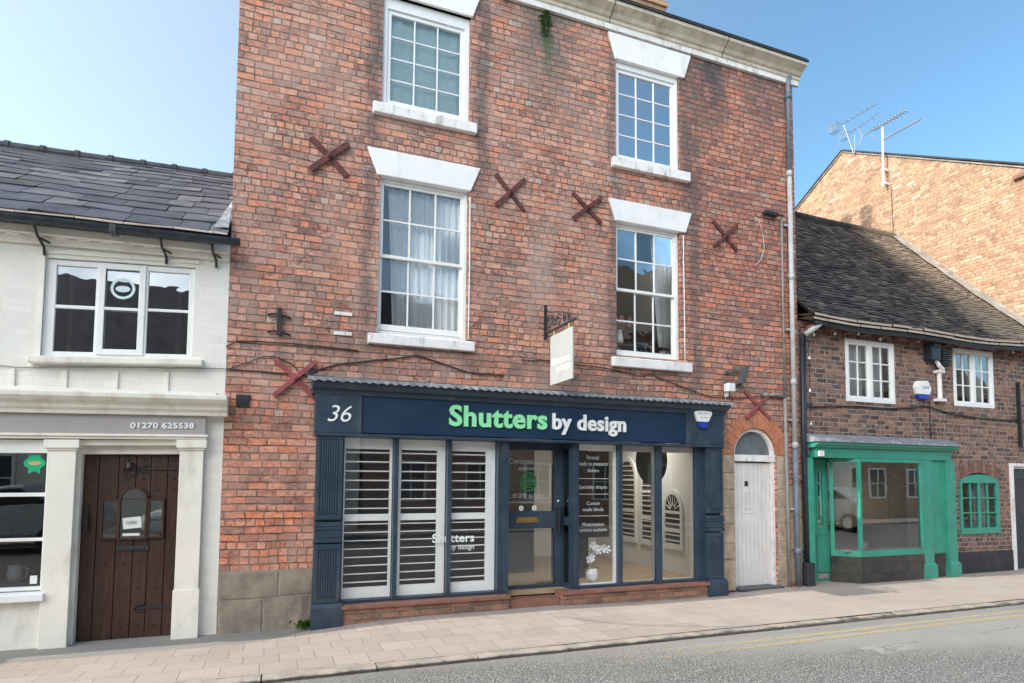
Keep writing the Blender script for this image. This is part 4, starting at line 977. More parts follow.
n = 14; m.prism([(-1.55+.07*math.cos(2*math.pi*k/n), 3.695+.035*math.sin(2*math.pi*k/n)) for k in range(n)], .048, .05)
m.build('roundel_sticker', M['blind'], lw)
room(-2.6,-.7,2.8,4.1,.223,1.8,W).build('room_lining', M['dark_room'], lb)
for xx in (-2.03,-1.02): MB(W).box(xx-.02,xx+.02,.12,.14,2.95,3.95).build('blind_tape', M['tile_red'], lb)
MB(W).prism([(-.13,2.86),(-.13,2.925),(.03,2.945),(.03,2.86)], -2.31, -.745, 'yz').build('sill', M['cream'], lb, .008)
m = MB(W)
for xx in (-3.0,-2.43,-1.99,-1.54,-1.07): m.box(xx-.04,xx,-.022,.0,2.56,2.79)
m.box(-6.4,-.60,-.05,.0,2.535,2.57); m.build('raised_band', M['white_brick'], lb, .005)
m = MB(W); m.prism([(0,2.30),(-.14,2.30),(-.15,2.335),(-.19,2.36),(-.20,2.40),(-.26,2.425),(-.30,2.46),(-.305,2.50),(-.30,2.51),(0,2.535)], -6.5, -.475, 'yz'); m.build('shop_cornice', M['cream'], lb, .004)
MB(W).box(-6.4,-.69,-.09,.0,2.10,2.298).build('fascia_board', M['taupe'], lb)
fb = [o for o in lb.children if o.name.startswith('fascia_board')][0]
text('01270 625538', -1.395, -.80, 2.163, 2.228, -.092, M['letter_white'], fb, bold=.035, ext=.012, warp=W)
m = MB(W); m.box(-6.4,-.66,-.125,.0,2.072,2.098); m.box(-6.4,-.68,-.105,.0,2.045,2.07); m.build('moulding', M['cream'], lb, .004)
for (a, b) in ((-2.105,-1.865),(-.93,-.70),):
    m = MB(W); m.box(a, b, -.075, .2, -.16, 1.93); m.box(a-.012, b+.012, -.09, .1, 1.93, 1.955); m.box(a-.03, b+.03, -.11, .1, 1.955, 2.043)
    if a > -1: m.box(a-.012, b+.012, -.088, .1, -.16, .44)
    m.build('pilaster', M['cream'], lb, .005)
# recess and head
m = MB(W); m.box(-1.865,-.93,.05,.16,1.895,2.28); m.box(-1.865,-1.838,.02,.3,-.15,1.95); m.box(-1.865,-.93,-.04,.0,1.985,2.043); m.build('door_head', M['cream'], lb, .003)
m = MB(W); m.box(-1.838,-.932,.14,.18,-.07,1.894)
dr = m.build('oak_door', M['oak'], lb)
m = MB(W); ed = [-1.835,-1.70,-1.52,-1.36,-1.22,-1.06,-.935]
for i in range(6): m.box(ed[i]+.003, ed[i+1]-.003, .118, .141, -.065, 1.888)
m.build('planks', M['oak'], dr, .004)
Yd = .118
m = MB(W)
def fr_(a, b, c, d, w=.022): m.frame(a, b, c, d, Yd-.03, Yd, w)
fr_(-1.665,-1.50,.975,1.40); fr_(-1.235,-1.075,.975,1.40); m.box(-1.505,-1.235,Yd-.032,Yd,.965,.985); m.box(-1.505,-1.485,Yd-.035,Yd,.985,1.40); m.box(-1.255,-1.235,Yd-.035,Yd,.985,1.40)
for k in range(14):
    a0, a1 = math.pi*k/14, math.pi*(k+1)/14; p = lambda r_, a: (-1.37+r_*math.cos(a), 1.40+r_*math.sin(a))
    m.prism([p(.112,a0), p(.135,a0), p(.135,a1), p(.112,a1)], Yd-.035, Yd)
m.box(-1.645,-1.52,Yd-.02,Yd,1.165,1.18); m.box(-1.215,-1.095,Yd-.02,Yd,1.165,1.18); m.box(-1.485,-1.255,Yd-.02,Yd,1.395,1.408)
m.build('window_frame', M['oak'], dr, .003)
m = MB(W); yy = Yd-.006
for (a, b, c, d) in ((-1.645,-1.52,.99,1.385),(-1.215,-1.095,.99,1.385)): m.box(a, b, yy, yy+.003, c, d)
m.prism([(-1.485,.985),(-1.255,.985)] + [(-1.37+.113*math.cos(math.pi*k/14), 1.40+.113*math.sin(math.pi*k/14)) for k in range(15)], yy, yy+.003)
m.build('glass', glass_mat('dark_door_glass', tint=(.2,.2,.2), refl=.10, wav=.05), dr)
MB(W).box(-1.645,-1.09,Yd-.001,Yd+.0005,.98,1.39).build('dark_backing', M['dark_room'], dr)
m = MB(W); m.obox((-1.375,Yd-.012,1.145),(.085,0,.008),(0,.002,0),(-.006,0,.06)); m.obox((-1.38,Yd-.012,1.02),(.08,0,0),(0,.002,0),(0,0,.014)); m.build('paper_note', M['paper'], dr)
text('CLOSED', -1.43, -1.33, 1.13, 1.165, Yd-.0155, M['black_metal'], dr, ext=.001, warp=W)
m = MB(W)
m.tube([(-1.42,Yd-.02,1.80),(-1.42,Yd-.03,1.74)], .03, 8); m.tube([(-1.42+.055*math.sin(a*.5), Yd-.03, 1.72-.05*math.cos(a*.5)) for a in range(14)], .009, 5); m.build('knocker', M['black_metal'], dr)
for zz, x0_ in ((1.73,-1.31),(.24,-1.29)):
    m = MB(W); m.obox(((x0_-.94)/2,Yd-.008,zz),((-.94-x0_)/2,0,0),(0,.006,0),(0,0,.010)); m.tube([(x0_+.06,Yd-.01,zz+.045),(x0_-.01,Yd-.01,zz+.02),(x0_-.03,Yd-.01,zz),(x0_-.01,Yd-.01,zz-.02),(x0_+.06,Yd-.01,zz-.045)], .009, 5); m.build('strap_hinge', M['black_metal'], dr)
MB(W).obox((-1.79,Yd-.012,1.2),(.018,0,0),(0,.008,0),(0,0,.15)).tube([(-1.785,Yd-.02,1.28),(-1.78,Yd-.06,1.22),(-1.775,Yd-.06,1.13),(-1.78,Yd-.02,1.07)],.010,6).build('handle', M['black_metal'], dr)
MB(W).box(-1.51,-1.21,Yd-.014,Yd-.001,.845,.90).box(-1.47,-1.25,Yd-.022,Yd-.014,.858,.887).build('letter_plate', M['black_metal'], dr, .003)
for xx in (-1.77,-1.61,-1.44,-1.29,-1.14,-1.0):
    for zz in (.05,.45,.72,1.5,1.62,1.83): MB(W).lathe((xx,Yd-.004,zz), [(.0,-.010),(.009,-.006),(.010,0),(.009,.006),(.0,.010)], 6).build('stud', M['black_metal'], dr)
MB(W).box(-1.86,-.93,-.10,.2,-.15,-.072).build('threshold', M['stone_buff'], lb)
# shop window on the left
m = MB(W)
m.box(-6.2,-2.105,-.02,.06,1.905,2.044); 
for zz, hh in ((1.445,.04),(.985,.032)): m.box(-6.2,-2.105,-.01,.05,zz,zz+hh)
m.box(-2.125,-2.105,-.02,.06,.5,1.905); m.box(-3.3,-3.26,-.02,.06,.5,1.905); m.box(-6.2,-2.105,-.03,.06,.50,.535)
sw = m.build('shop_window', M['white'], lb, .004)
m = MB(W); m.add([(-6.2,.02,.535),(-2.125,.02,.535),(-2.125,.02,1.905),(-6.2,.02,1.905)],[(0,1,2,3)]); m.build('glass', glass_mat('shop_glass_left', refl=.06, wav=.03, tint=(.7,.72,.74)), sw)
MB(W).prism([(-.12,.405),(-.12,.475),(.06,.50),(.06,.405)], -6.2, -2.07, 'yz').build('sill', M['white'], lb, .006)
room(-6.2,-1.9,.3,2.2,.225,3.,W).build('room_lining', M['dark_room'], lb)
m = MB(W); cx, cz = -2.235, 1.80
m.prism([(cx+.092*math.cos(2*math.pi*k/20), cz+.062*math.sin(2*math.pi*k/20)) for k in range(20)], .012, .015); m.prism([(cx-.05,cz+.05),(cx+.05,cz+.05),(cx+.05,cz+.095),(cx+.035,cz+.088),(cx-.035,cz+.088),(cx-.05,cz+.095)], .013, .016); m.prism([(cx-.05,cz-.115),(cx,cz-.085),(cx+.05,cz-.115),(cx+.05,cz-.04),(cx-.05,cz-.04)], .013, .016)
rs = m.build('rosette_sticker', M['rosette'], sw)
m = MB(W); m.prism([(cx+.055*math.cos(2*math.pi*k/16), cz+.022*math.sin(2*math.pi*k/16)) for k in range(16)], .0095, .012); m.build('gold_oval', M['gold'], rs)
MB(W).box(-2.22,-2.16,.012,.015,.56,.64).build('paper_label', M['paper'], sw)
# plates of pastries? items on display inside: two small lit ceiling lamps and a white pot
for i, (xx, zz, lab) in enumerate(((-2.52,1.73,'lower warm ceiling lamp glowing inside the dark left shop'),(-2.47,1.80,'higher warm ceiling lamp glowing inside the dark left shop'))):
    a = NT('warm_bulb'); e = a.n('ShaderNodeEmission'); e.inputs[0].default_value = (1,.62,.25,1); e.inputs[1].default_value = 6.; a.l(e.outputs[0], a.out.inputs[0])
    o = MB().lathe((xx-.55*(i==0)*.0,.9,zz-.0), [(0,-.014),(.014,-.006),(.014,.006),(0,.014)], 10).build('ceiling_lamp', a.m, None, smooth=True); tag(o, lab, 'lamp')
dj = thing('display_jug', 'white jug standing on the display shelf of the left shop window', 'jug', (-2.40,.25,.60))
MB().lathe((-2.42,.25,.56), [(0,0),(.05,0),(.07,.06),(.055,.13),(.065,.17),(.05,.17)], 18).build('body', M['ceramic'], dj, smooth=True)
MB().tube([(-2.35,.25,.70),(-2.31,.25,.68),(-2.32,.25,.60),(-2.36,.25,.58)], .008, 6).build('handle', M['ceramic'], dj)
MB(W).box(-6.0,-2.14,.12,.45,.53,.555).build('display_shelf', M['plaster_dark'], lb)
cable([(-2.9,2.74),(-2.43,2.72),(-1.6,2.78),(-.9,2.82),(-.52,2.84)], .006, M['pipe_grey'], 'thin grey wire below the first floor sill of the white building')

# ------------------------------------------------------------------ COTTAGE ON THE RIGHT
cot = thing('brick_cottage', 'low dark brick cottage with sagging clay tile roof and jade shopfront', 'building', (11, 0, 0))
YC = .0
m = wall_mb(7.85, 14.09, 0, 4.22, [(8.87,10.01,2.97,4.03),(11.53,12.64,3.02,4.09),(11.57,12.66,.70,1.80),(13.03,14.05,0,1.98),(8.0,11.2,0,2.2)], YC, .22)
m.build('wall', M['brick_cottage'], cot)
def sagz(u, v): return -.05*math.sin(math.pi*min(max((u-7.8)/6.3,0),1))*(1-.3*v) + .018*math.sin(u*1.9+1)*(1-v*.5)
def clay_f(u, v, lift):
    y = -.30 + 3.25*v; z = 4.255 + 3.36*v + sagz(u, v) + (.10*(1-(u-7.8)/6.3)*v) - .06*math.sin(v*math.pi) + (.08*(1-v/.06) if v < .06 else 0)*.3
    nn = Vector((0,-3.36,3.25)).normalized()*lift
    return (u, y+nn.y, z+nn.z)
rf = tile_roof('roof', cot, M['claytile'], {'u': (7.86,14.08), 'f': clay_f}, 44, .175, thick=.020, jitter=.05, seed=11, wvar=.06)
m = MB(); nU = 20
vs = [clay_f(7.86+6.22*i/nU, v, -.03) for v in (0,.25,.5,.75,1.) for i in range(nU+1)]
m.add(vs, [(r_*(nU+1)+i, r_*(nU+1)+i+1, (r_+1)*(nU+1)+i+1, (r_+1)*(nU+1)+i) for r_ in range(4) for i in range(nU)])
m.add([(7.86,2.95,7.70),(14.08,2.95,7.60),(14.08,6.2,4.3),(7.86,6.2,4.3)], [(0,1,2,3)]); m.build('roof_deck', M['plaintile'], cot, recalc=False)
m = MB(); x = 7.9
while x < 14.0:
    a, b = clay_f(x,1,.03), clay_f(min(x+.33,14.06),1,.03); m.tube([(a[0],2.96,a[2]+.0),(b[0]-.01,2.96,b[2])], .095, 12); x += .335
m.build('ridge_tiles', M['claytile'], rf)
m = MB(); vs = []
for k in range(25):
    v = k/24; a = clay_f(13.90+.03*math.sin(k*1.7),v,.045); b = clay_f(14.095,v,.08); vs += [a, b, (b[0], b[1], b[2]+.06)]
m.add(vs, [(3*k, 3*k+1, 3*k+4, 3*k+3) for k in range(24)] + [(3*k+1, 3*k+2, 3*k+5, 3*k+4) for k in range(24)]); m.build('cement_fillet', M['fillet'], cot, recalc=False)
# pale undercloak of the eave, gutter
m = MB()
for j, (dz, dy) in enumerate(((.012,-.01),(-.045,.01))):
    x = 7.86; rr = random.Random(20+j)
    while x < 14.05:
        L = rr.uniform(.25,.5); a, b = clay_f(x,0,.0), clay_f(min(x+L,14.08),0,.0); o_ = rr.uniform(-.012,.012)
        m.add([(a[0],a[1]-.03+dy+o_,a[2]+dz-.005),(b[0]-.01,b[1]-.03+dy+o_,b[2]+dz-.005),(b[0]-.01,b[1]-.03+dy+o_,b[2]+dz-.042),(a[0],a[1]-.03+dy+o_,a[2]+dz-.042),(a[0],.02,a[2]+dz+.04),(b[0]-.01,.02,b[2]+dz+.04)], [(0,1,2,3),(0,4,5,1)]); x += L
m.build('eave_tiles', M['pale_slate'], cot, recalc=False)
g_ = [clay_f(7.95+6.1*i/14,0,0) for i in range(15)]
MB().tube([(p[0],-.24,p[2]-.11) for p in g_], .05, 10).build('gutter', M['gutter'], cot, smooth=True)
x = 8.0; m = MB()
while x < 14: m.box(x, x+.05, -.20, .0, 4.08, 4.15); x += .40
m.build('rafter_feet', M['tile_red'], cot)
MB().box(7.86,14.08,-.03,.0,4.125,4.22).build('wall_plate', M['brick_dark'], cot)
# windows upstairs
def cot_win(x0, x1, z0, z1, mat, paned=(4,3)):
    m = MB(); m.frame(x0, x1, z0, z1, -.015, .06, .06, wb=.07); xm = (x0+x1)/2; m.box(xm-.035, xm+.035, -.012, .055, z0+.07, z1-.06)
    fr = m.build('casement_window', M['white'], cot, .004)
    m = MB()
    for (a, b) in ((x0+.06,xm-.035),(xm+.035,x1-.06)):
        m.frame(a, b, z0+.07, z1-.06, .0, .045, .03); m.box((a+b)/2-.011,(a+b)/2+.011,.01,.035,z0+.1,z1-.09)
        for k in (1,2): zz = z0+.1+(z1-z0-.19)*k/3; m.box(a+.03,b-.03,.012,.033,zz-.011,zz+.011)
    m.build('frame', M['white'], fr, .003)
    m = MB(); m.add([(x0+.06,.025,z0+.07),(x1-.06,.025,z0+.07),(x1-.06,.025,z1-.06),(x0+.06,.025,z1-.06)],[(0,1,2,3)]); m.build('glass', mat, fr)
    room(x0-.2, x1+.2, z0-.1, z1+.1, .223, 1.6).build('room_lining', M['dark_room'], cot)
cot_win(8.87, 10.01, 2.97, 4.03, M['glass']); cot_win(11.53, 12.64, 3.02, 4.09, M['glass'])
def ccurt(a, b, z0, z1, parent_house=cot):
    m = MB(); n = 24
    for i in range(n+1): xx = a+(b-a)*i/n; m.v += [(xx,.14+.02*math.sin(i*1.1),z0),(xx,.14+.02*math.sin(i*1.1),z1)]
    m.f = [(2*i,2*i+2,2*i+3,2*i+1) for i in range(n)]; m.build('curtain', M['voile'], cot, smooth=True, recalc=False)
ccurt(8.95,9.95,3.0,4.0); ccurt(12.1,12.6,3.05,4.05)
# arched green window
m = MB(); x0, x1, z0, z1 = 11.57, 12.66, .70, 1.64
m.frame(x0, x1, z0, z1, -.02, .05, .07, wb=.11, wt=.02)
n = 14; cx = (x0+x1)/2; hw = (x1-x0)/2; rise = .16
top = [(cx+hw*math.cos(math.pi*k/n), z1-.02+rise*math.sin(math.pi*k/n)) for k in range(n+1)]
m.prism(top, -.019, .05)
for k in (1,2,3): xx = x0+.07+(x1-x0-.14)*k/4; m.box(xx-(.03 if k==2 else .012), xx+(.03 if k==2 else .012), -.01, .045, z0+.11, z1-.02)
for k in (1,2): zz = z0+.11+(z1-z0-.13)*k/3; m.box(x0+.07,x1-.07,-.008,.042,zz-.012,zz+.012)
gw = m.build('arched_window', M['green'], cot, .004)
m = MB(); m.add([(x0+.05,.02,z0+.1),(x1-.05,.02,z0+.1),(x1-.05,.02,z1),(x0+.05,.02,z1)],[(0,1,2,3)]); m.build('glass', M['glass'], gw)
room(x0-.1,x1+.1,z0-.1,z1+.2,.223,1.4).build('room_lining', M['dark_room'], cot)
ccurt(12.15,12.6,.75,1.6)
m = MB(); nn = 15   # segmental brick arch
for k in range(nn):
    t0, t1 = (k+.07)/nn, (k+.93)/nn
    def P(t, r_): xx = x0-.03+(x1-x0+.06)*t; cz = z1+.01+.165*math.sin(math.pi*min(max(t,.0),1.))*(1-.35*r_); dx = (t-.5)*.10*r_; return (xx+dx, cz+.245*r_)
    MB().prism([P(t0,0),P(t1,0),P(t1,1),P(t0,1)], -.010, .05).build('arch_brick', M['brick_dark'] if k % 3 else M['brick_arch_mid'], cot, .003)
m.prism([P(k/12,0) for k in range(13)] + [P(1-k/12,1) for k in range(13)], -.004, .05)
m.build('window_arch', M['fillet'], cot)
MB().box(11.25,13.0,-.018,.0,0,.38).build('plinth', M['black_plinth'], cot, .006)
# side door on the right edge
m = MB(); m.box(13.0,13.07,-.04,.10,0,2.0); m.box(13.07,14.06,-.04,.10,1.94,2.0); m.box(13.07,14.06,.0,.03,1.90,1.93)
dd = m.build('door_frame', M['white_old'], cot, .004)
m = MB(); m.box(13.07,14.06,.10,.14,.0,1.94); m.frame(13.2,13.9,1.0,1.75,.09,.1,.04); m.frame(13.2,13.9,.2,.85,.09,.1,.04); m.build('panelled_door', M['gutter'], cot)
MB().box(13.24,13.86,.085,.089,1.04,1.71).build('door_glass', M['dark_room'], cot)
# jade shopfront
m = MB(); m.prism([(-.02,2.40),(-.30,2.29),(-.31,2.255),(-.02,2.255)], 7.90, 11.24, 'yz'); m.build('lead_canopy', M['lead'], cot, .004)
GR = M['green']
m = MB(); m.prism([(-.02,2.17),(-.20,2.17),(-.22,2.20),(-.27,2.215),(-.285,2.25),(-.02,2.25)], 7.93, 11.22, 'yz'); m.box(8.0,11.14,-.17,-.02,2.01,2.168)
m.box(7.90,8.01,-.10,.02,0,2.008); m.box(10.62,10.99,-.13,.0,.40,2.008); m.frame(10.62,10.99,.42,2.0,-.14,-.13,.02)
for (a, b) in ((10.34,10.60),(10.995,11.20)): m.box(a,b,-.19,.0,.0,2.008); m.box(a-.03,b+.03,-.225,.0,0,.22); m.prism([(-.225,.22),(-.19,.26),(.0,.26),(.0,.22)], a-.02, b+.02, 'yz')
m.build('shopfront_frame', GR, cot, .005)
# bay: splayed side from (8.58,.10) to (8.86,-.2), front to 10.34
A, B, Cc = Vector((8.58,.12,0)), Vector((8.88,-.20,0)), Vector((10.34,-.20,0))
def strip(m, a, b, z0, z1, t=.05, s0=0., s1=1.):
    d = (b-a); p, q = a+d*s0, a+d*s1; n_ = Vector((d.y,-d.x,0)).normalized()
    c = (p+q)/2; c.z = (z0+z1)/2; m.obox(c - n_*t/2, (q-p)/2, n_*t/2, Vector((0,0,(z1-z0)/2)))
m = MB(); strip(m,A,B,0,.42,.3); strip(m,B,Cc,0,.42,.25); m.box(10.58,11.02,-.12,.0,0,.40); m.build('stall_riser', M['riser_tile'], cot)
m = MB()
for (a, b) in ((A,B),(B,Cc)): strip(m,a,b,.42,.52,.06); strip(m,a,b,1.955,2.008,.06)
strip(m,A,B,.52,1.955,.06,0,.14); m.box(8.86,8.905,-.215,-.15,.52,1.955); m.box(10.29,10.34,-.215,-.15,.52,1.955)
bw = m.build('bay_window', GR, cot, .004)
m = MB(); 
for (a, b) in ((A,B),(B,Cc)): m.add([(a.x,a.y+.02,.52),(b.x,b.y+.02,.52),(b.x,b.y+.02,1.955),(a.x,a.y+.02,1.955)],[(0,1,2,3)])
m.build('glass', glass_mat('bay_glass', refl=.16, wav=.03, tint=(.8,.83,.82)), bw)
MB().box(8.7,10.6,-.1,.0,.50,.53).box(8.7,11.1,.0,2.6,.46,.5).box(8.7,11.1,.0,2.6,2.05,2.1).box(8.5,11.1,2.6,2.7,0,2.1).box(8.68,8.72,.24,2.6,0,2.1).box(10.42,10.46,.06,2.6,0,2.1).build('shop_interior', M['plaster_dark'], cot)
MB().box(9.15,10.42,.50,.52,.85,2.05).box(9.15,9.17,.2,.5,.85,2.05).build('tan_reflection_panel', plain('tan_reflection_paint', (.62,.50,.36), .9, .15, 8., .1), cot)  # tan panel put in for the building opposite reflected in the bay glass
MB().box(10.30,10.34,-.14,.06,.5,2.05).build('white_side_wall', M['plaster_white'], cot)
MB().box(8.92,9.07,-.16,-.155,.55,.66).build('paper_label', M['paper'], bw)
m = MB(); Y2 = .17
m.box(8.02,8.37,Y2,Y2+.04,0,2.0); m.box(8.37,8.49,Y2,Y2+.04,0,.9); m.box(8.37,8.49,Y2,Y2+.04,1.8,2.0); m.box(8.49,8.66,Y2,Y2+.04,0,2.0); m.frame(8.33,8.60,.15,.78,Y2-.015,Y2,.02); m.frame(8.34,8.52,.87,1.83,Y2-.012,Y2,.03); m.box(8.24,8.25,Y2-.01,Y2,0,2.0)
gd = m.build('shop_door', GR, cot, .004)
MB().box(8.37,8.49,Y2+.01,Y2+.014,.9,1.8).build('glass', M['glass_dark'], gd); MB().tube([(8.60,Y2,.94),(8.60,Y2-.05,.94),(8.52,Y2-.05,.94)], .012, 6).build('handle', M['brass'], gd)
MB().box(8.33,8.58,Y2-.012,Y2-.002,.05,.13).build('kick_plate', M['pipe_grey'], gd)
MB().box(8.03,8.13,-.21,-.172,2.03,2.12).build('junction_box', M['white_old'], cot, .005)
# pipes at the party wall
m = MB(); m.tube([(8.06,-.24,4.14),(8.0,-.20,4.08),(7.90,-.10,3.98)], .045, 10); m.build('pipe_elbow', M['pipe_white'], cot, smooth=True)
m = MB(); m.tube([(7.86,-.07,4.0),(7.85,-.07,2.3),(7.87,-.07,.3)], .036, 10); m.tube([(7.95,-.04,3.98),(7.93,-.04,2.3),(7.97,-.05,.3)], .018, 8); m.build('downpipe', M['gutter'], cot, smooth=True)
MB().box(7.82,7.97,-.13,.0,0,.36).build('gully_box', M['black_plinth'], cot, .01)
# festoon lights
fs_ = thing('festoon_string', 'string of small white bulbs under the cottage eave and down the pipe', 'string lights', (11,-.06,4.1))
pts = [(8.1,4.0),(8.56,4.06),(9.09,4.10),(9.6,4.06),(10.03,4.11),(10.53,4.11),(11.04,4.11),(11.54,4.15),(12.05,4.12),(12.58,4.14),(13.13,4.12)]
MB().tube([(a,-.05,b+.03) for a, b in pts], .005, 5).tube([(7.97,-.09,4.0),(7.99,-.09,3.0),(7.97,-.09,2.5)], .005, 5).build('wire', M['black_metal'], fs_)
for (a, b) in pts[0:] + [(7.99,3.61),(7.99,3.08),(7.99,2.55)]:
    MB().lathe((a,-.085,b), [(0,-.028),(.018,-.018),(.022,0),(.012,.02),(.010,.035),(0,.035)], 8).build('bulb', M['cream_letters'], fs_, smooth=True)
# alarm and boxes on the cottage
al = thing('alarm_box', 'hexagonal white alarm box with blue base on the cottage brickwork', 'alarm box', (10.64,0,3.25))
MB().prism([(10.50,3.40),(10.76,3.42),(10.84,3.27),(10.79,3.17),(10.50,3.17),(10.45,3.30)], -.08, 0).build('case', M['white'], al, .012)
MB().prism([(10.50,3.165),(10.79,3.165),(10.76,3.09),(10.53,3.09)], -.075, 0).build('base', M['alarm_blue'], al, .01)
text('SAFE', 10.60, 10.77, 3.27, 3.32, -.081, M['alarm_blue'], al, ext=.001)
sb = thing('siren_box', 'plain dark box under the cottage eave, left of the ribbed one', 'box', (10.88,0,3.95)); MB().box(10.77,10.995,-.16,0,3.79,4.09).build('case', M['gutter'], sb, .01); MB().box(10.79,10.975,-.19,-.16,4.02,4.09).build('hood', M['gutter'], sb)
sb = thing('ribbed_vent_box', 'black ribbed box with slats right of the plain dark box', 'box', (11.16,0,3.86)); MB().box(11.06,11.27,-.12,0,3.70,4.01).build('case', M['black_metal'], sb, .01)
m = MB(); [m.box(11.05,11.28,-.16,-.12,3.72+.04*k,3.74+.04*k) for k in range(7)]; m.build('slats', M['black_metal'], sb)
m = MB(); m.tube([(10.98,-.08,3.80),(11.02,-.10,3.70),(11.12,-.10,3.64)], .035, 8); m.tube([(11.07,-.06,3.64),(11.07,-.06,3.12)], .04, 10); m.box(10.97,11.20,-.10,0,3.07,3.12); m.box(11.0,11.16,-.11,0,3.58,3.63)
tag(m.build('bracket_post', M['white_old'], None, .006), 'short white bracket post fixed to the cottage wall below the black boxes', 'bracket')
cable([(7.97,2.83),(9.19,2.89),(9.62,2.88),(10.19,2.91),(10.78,2.97),(11.39,2.87),(12.02,2.83),(12.68,2.82),(13.47,2.83)], .012, M['black_metal'], 'thick black cable along the cottage wall below its upper windows')
cable([(10.86,3.1),(10.85,2.8),(10.86,2.42)], .008, M['black_metal'], 'short vertical cable dropping from the cottage alarm box')
MB().box(13.30,13.335,-.07,0,2.32,3.56).build('projecting_sign', M['black_metal'], None, .004); tag(bpy.data.objects['projecting_sign'], 'tall thin black sign seen edge on at the right of the cottage', 'sign')

# ------------------------------------------------------------------ TALL GABLE BUILDING
gb = thing('gabled_brick_building', 'tall sunlit buff brick building whose blank gable overlooks the cottage', 'building', (16, 4, 0))
prof = [(.05,0),(8.55,0),(8.55,8.05),(4.35,10.5),(.05,7.97)]
m = MB(); m.prism(prof, 14.1, 14.4, 'yz'); m.box(14.4,24,.05,.3,0,7.9); m.build('wall', M['brick_gable'], gb)
m = MB(); slab(m, 14.05, 24, (-.15,7.94),(4.35,10.52), .035); slab(m, 14.05, 24, (4.36,10.52),(8.7,8.0), .035); m.build('roof', M['plaintile'], gb)
m = MB(); slab(m, 14.07, 14.1, (.0,7.96),(4.35,10.48), .03); slab(m, 14.07, 14.1, (4.35,10.48),(8.6,8.0), .03); m.build('verge_mortar', M['fillet'], gb)
MB().box(14.0,24,-.16,.05,7.72,7.84).box(14.02,14.1,-.14,.3,7.84,7.93).build('eave_kneeler', M['tile_red'], gb, .01)
# aerials
AN = M['antenna']
a1 = thing('tv_aerial', 'largest white mast aerial bracketed to the gable with a ribbed boom', 'aerial', (14.0,3.08,8.9), 'television aerials on the gable')
m = MB(); m.tube([(13.95,3.09,8.95),(13.95,3.07,10.45)], .024, 8); m.box(13.92,14.1,3.05,3.13,9.0,9.05); m.box(13.92,14.1,3.05,3.13,9.35,9.40); m.build('mast', M['white_old'], a1)
m = MB(); m.tube([(13.95,3.12,10.13),(13.95,2.10,10.13)], .020, 8); m.build('boom', AN, a1)
m = MB(); m.tube([(13.93,3.60,10.50),(13.93,2.45,10.52)], .012, 6)
for k in range(11): yy = 3.3-.085*k; m.tube([(13.83,yy,10.51),(14.03,yy,10.51)], .009, 5); m.box(13.925,13.935,yy-.02,yy+.02,10.49,10.55)
for s_ in (-1,1): m.tube([(13.93,3.62,10.5),(13.85,3.68,10.5+.22*s_)], .012, 5); m.tube([(13.93,3.5,10.5),(14.0,3.3,10.5+.18*s_)], .008, 5)
m.tube([(13.93,3.07,10.42),(13.93,3.07,10.5)], .012, 5)
m.build('boom_array', AN, a1)
a2 = thing('tv_aerial', 'highest aerial on a leaning thin mast at the gable peak', 'aerial', (14.05,4.0,10.3), 'television aerials on the gable')
MB().tube([(14.05,3.98,10.25),(14.0,4.22,11.16)], .014, 6).build('mast', AN, a2)
m = MB(); m.tube([(14.0,4.62,11.22),(14.0,3.22,11.17)], .012, 6)
for k in range(4): m.tube([(13.9,4.6-.07*k,11.1),(13.9,4.6-.07*k,11.32),(14.1,4.6-.07*k,11.32),(14.1,4.6-.07*k,11.1),(13.9,4.6-.07*k,11.1)], .008, 5)
for k in range(7): yy = 4.25-.15*k; m.tube([(13.93,yy,11.2),(14.07,yy,11.2)], .006, 4)
m.build('boom', AN, a2)
a3 = thing('tv_aerial', 'small grey aerial on a short upright mast between the other two', 'aerial', (14.05,3.9,10.3), 'television aerials on the gable')
MB().tube([(14.05,3.95,10.25),(14.05,3.93,10.75)], .011, 6).build('mast', AN, a3)
m = MB(); m.tube([(14.05,4.33,10.85),(14.05,3.24,10.95)], .010, 6)
for k in range(3): m.tube([(13.95,4.3-.07*k,10.76),(13.95,4.3-.07*k,10.95),(14.12,4.3-.07*k,10.95),(14.12,4.3-.07*k,10.76),(13.95,4.3-.07*k,10.76)], .007, 5)
for k in range(6): yy = 4.05-.13*k; m.tube([(13.98,yy,10.88),(14.12,yy,10.88)], .005, 4)
m.build('boom', AN, a3)
MB().tube([(14.085,3.0,9.0),(14.085,2.97,7.8)], .007, 4).build('aerial_cable', M['black_metal'], a1)

# ------------------------------------------------------------------ ACROSS THE STREET (seen in the window reflections)
def opp(x0, x1, eave, ridge, mat, label, wz, roofm='claytile', wcol='white'):
    t = thing('opposite_house', label, 'building', ((x0+x1)/2,-14,0), None)
    m = MB(); m.box(x0, x1, -20, -12.0, 0, eave); m.prism([(-20,eave),(-12,eave),(-16,ridge)], x0, x1, 'yz'); m.build('wall', mat, t)
    m = MB(); slab(m, x0-.02, x1+.02, (-16,ridge+.02),(-11.7,eave-.1), .1); slab(m, x0-.02, x1+.02, (-20.3,eave-.1),(-16,ridge+.02), .1); m.build('roof', M[roofm], t)
    x = x0+1.0
    while x+1.1 < x1:
        for zz in wz:
            m = MB(); m.frame(x, x+1.0, zz, zz+1.3, -12.0, -11.94, .07); m.box(x+.48,x+.52,-12,-11.95,zz+.07,zz+1.23); m.box(x+.07,x+.93,-12,-11.95,zz+.63,zz+.67); f_ = m.build('window', M[wcol], t)
            MB().box(x+.07,x+.93,-11.99,-11.98,zz+.07,zz+1.23).build('pane', M['dark_room'], f_)
        x += 2.3
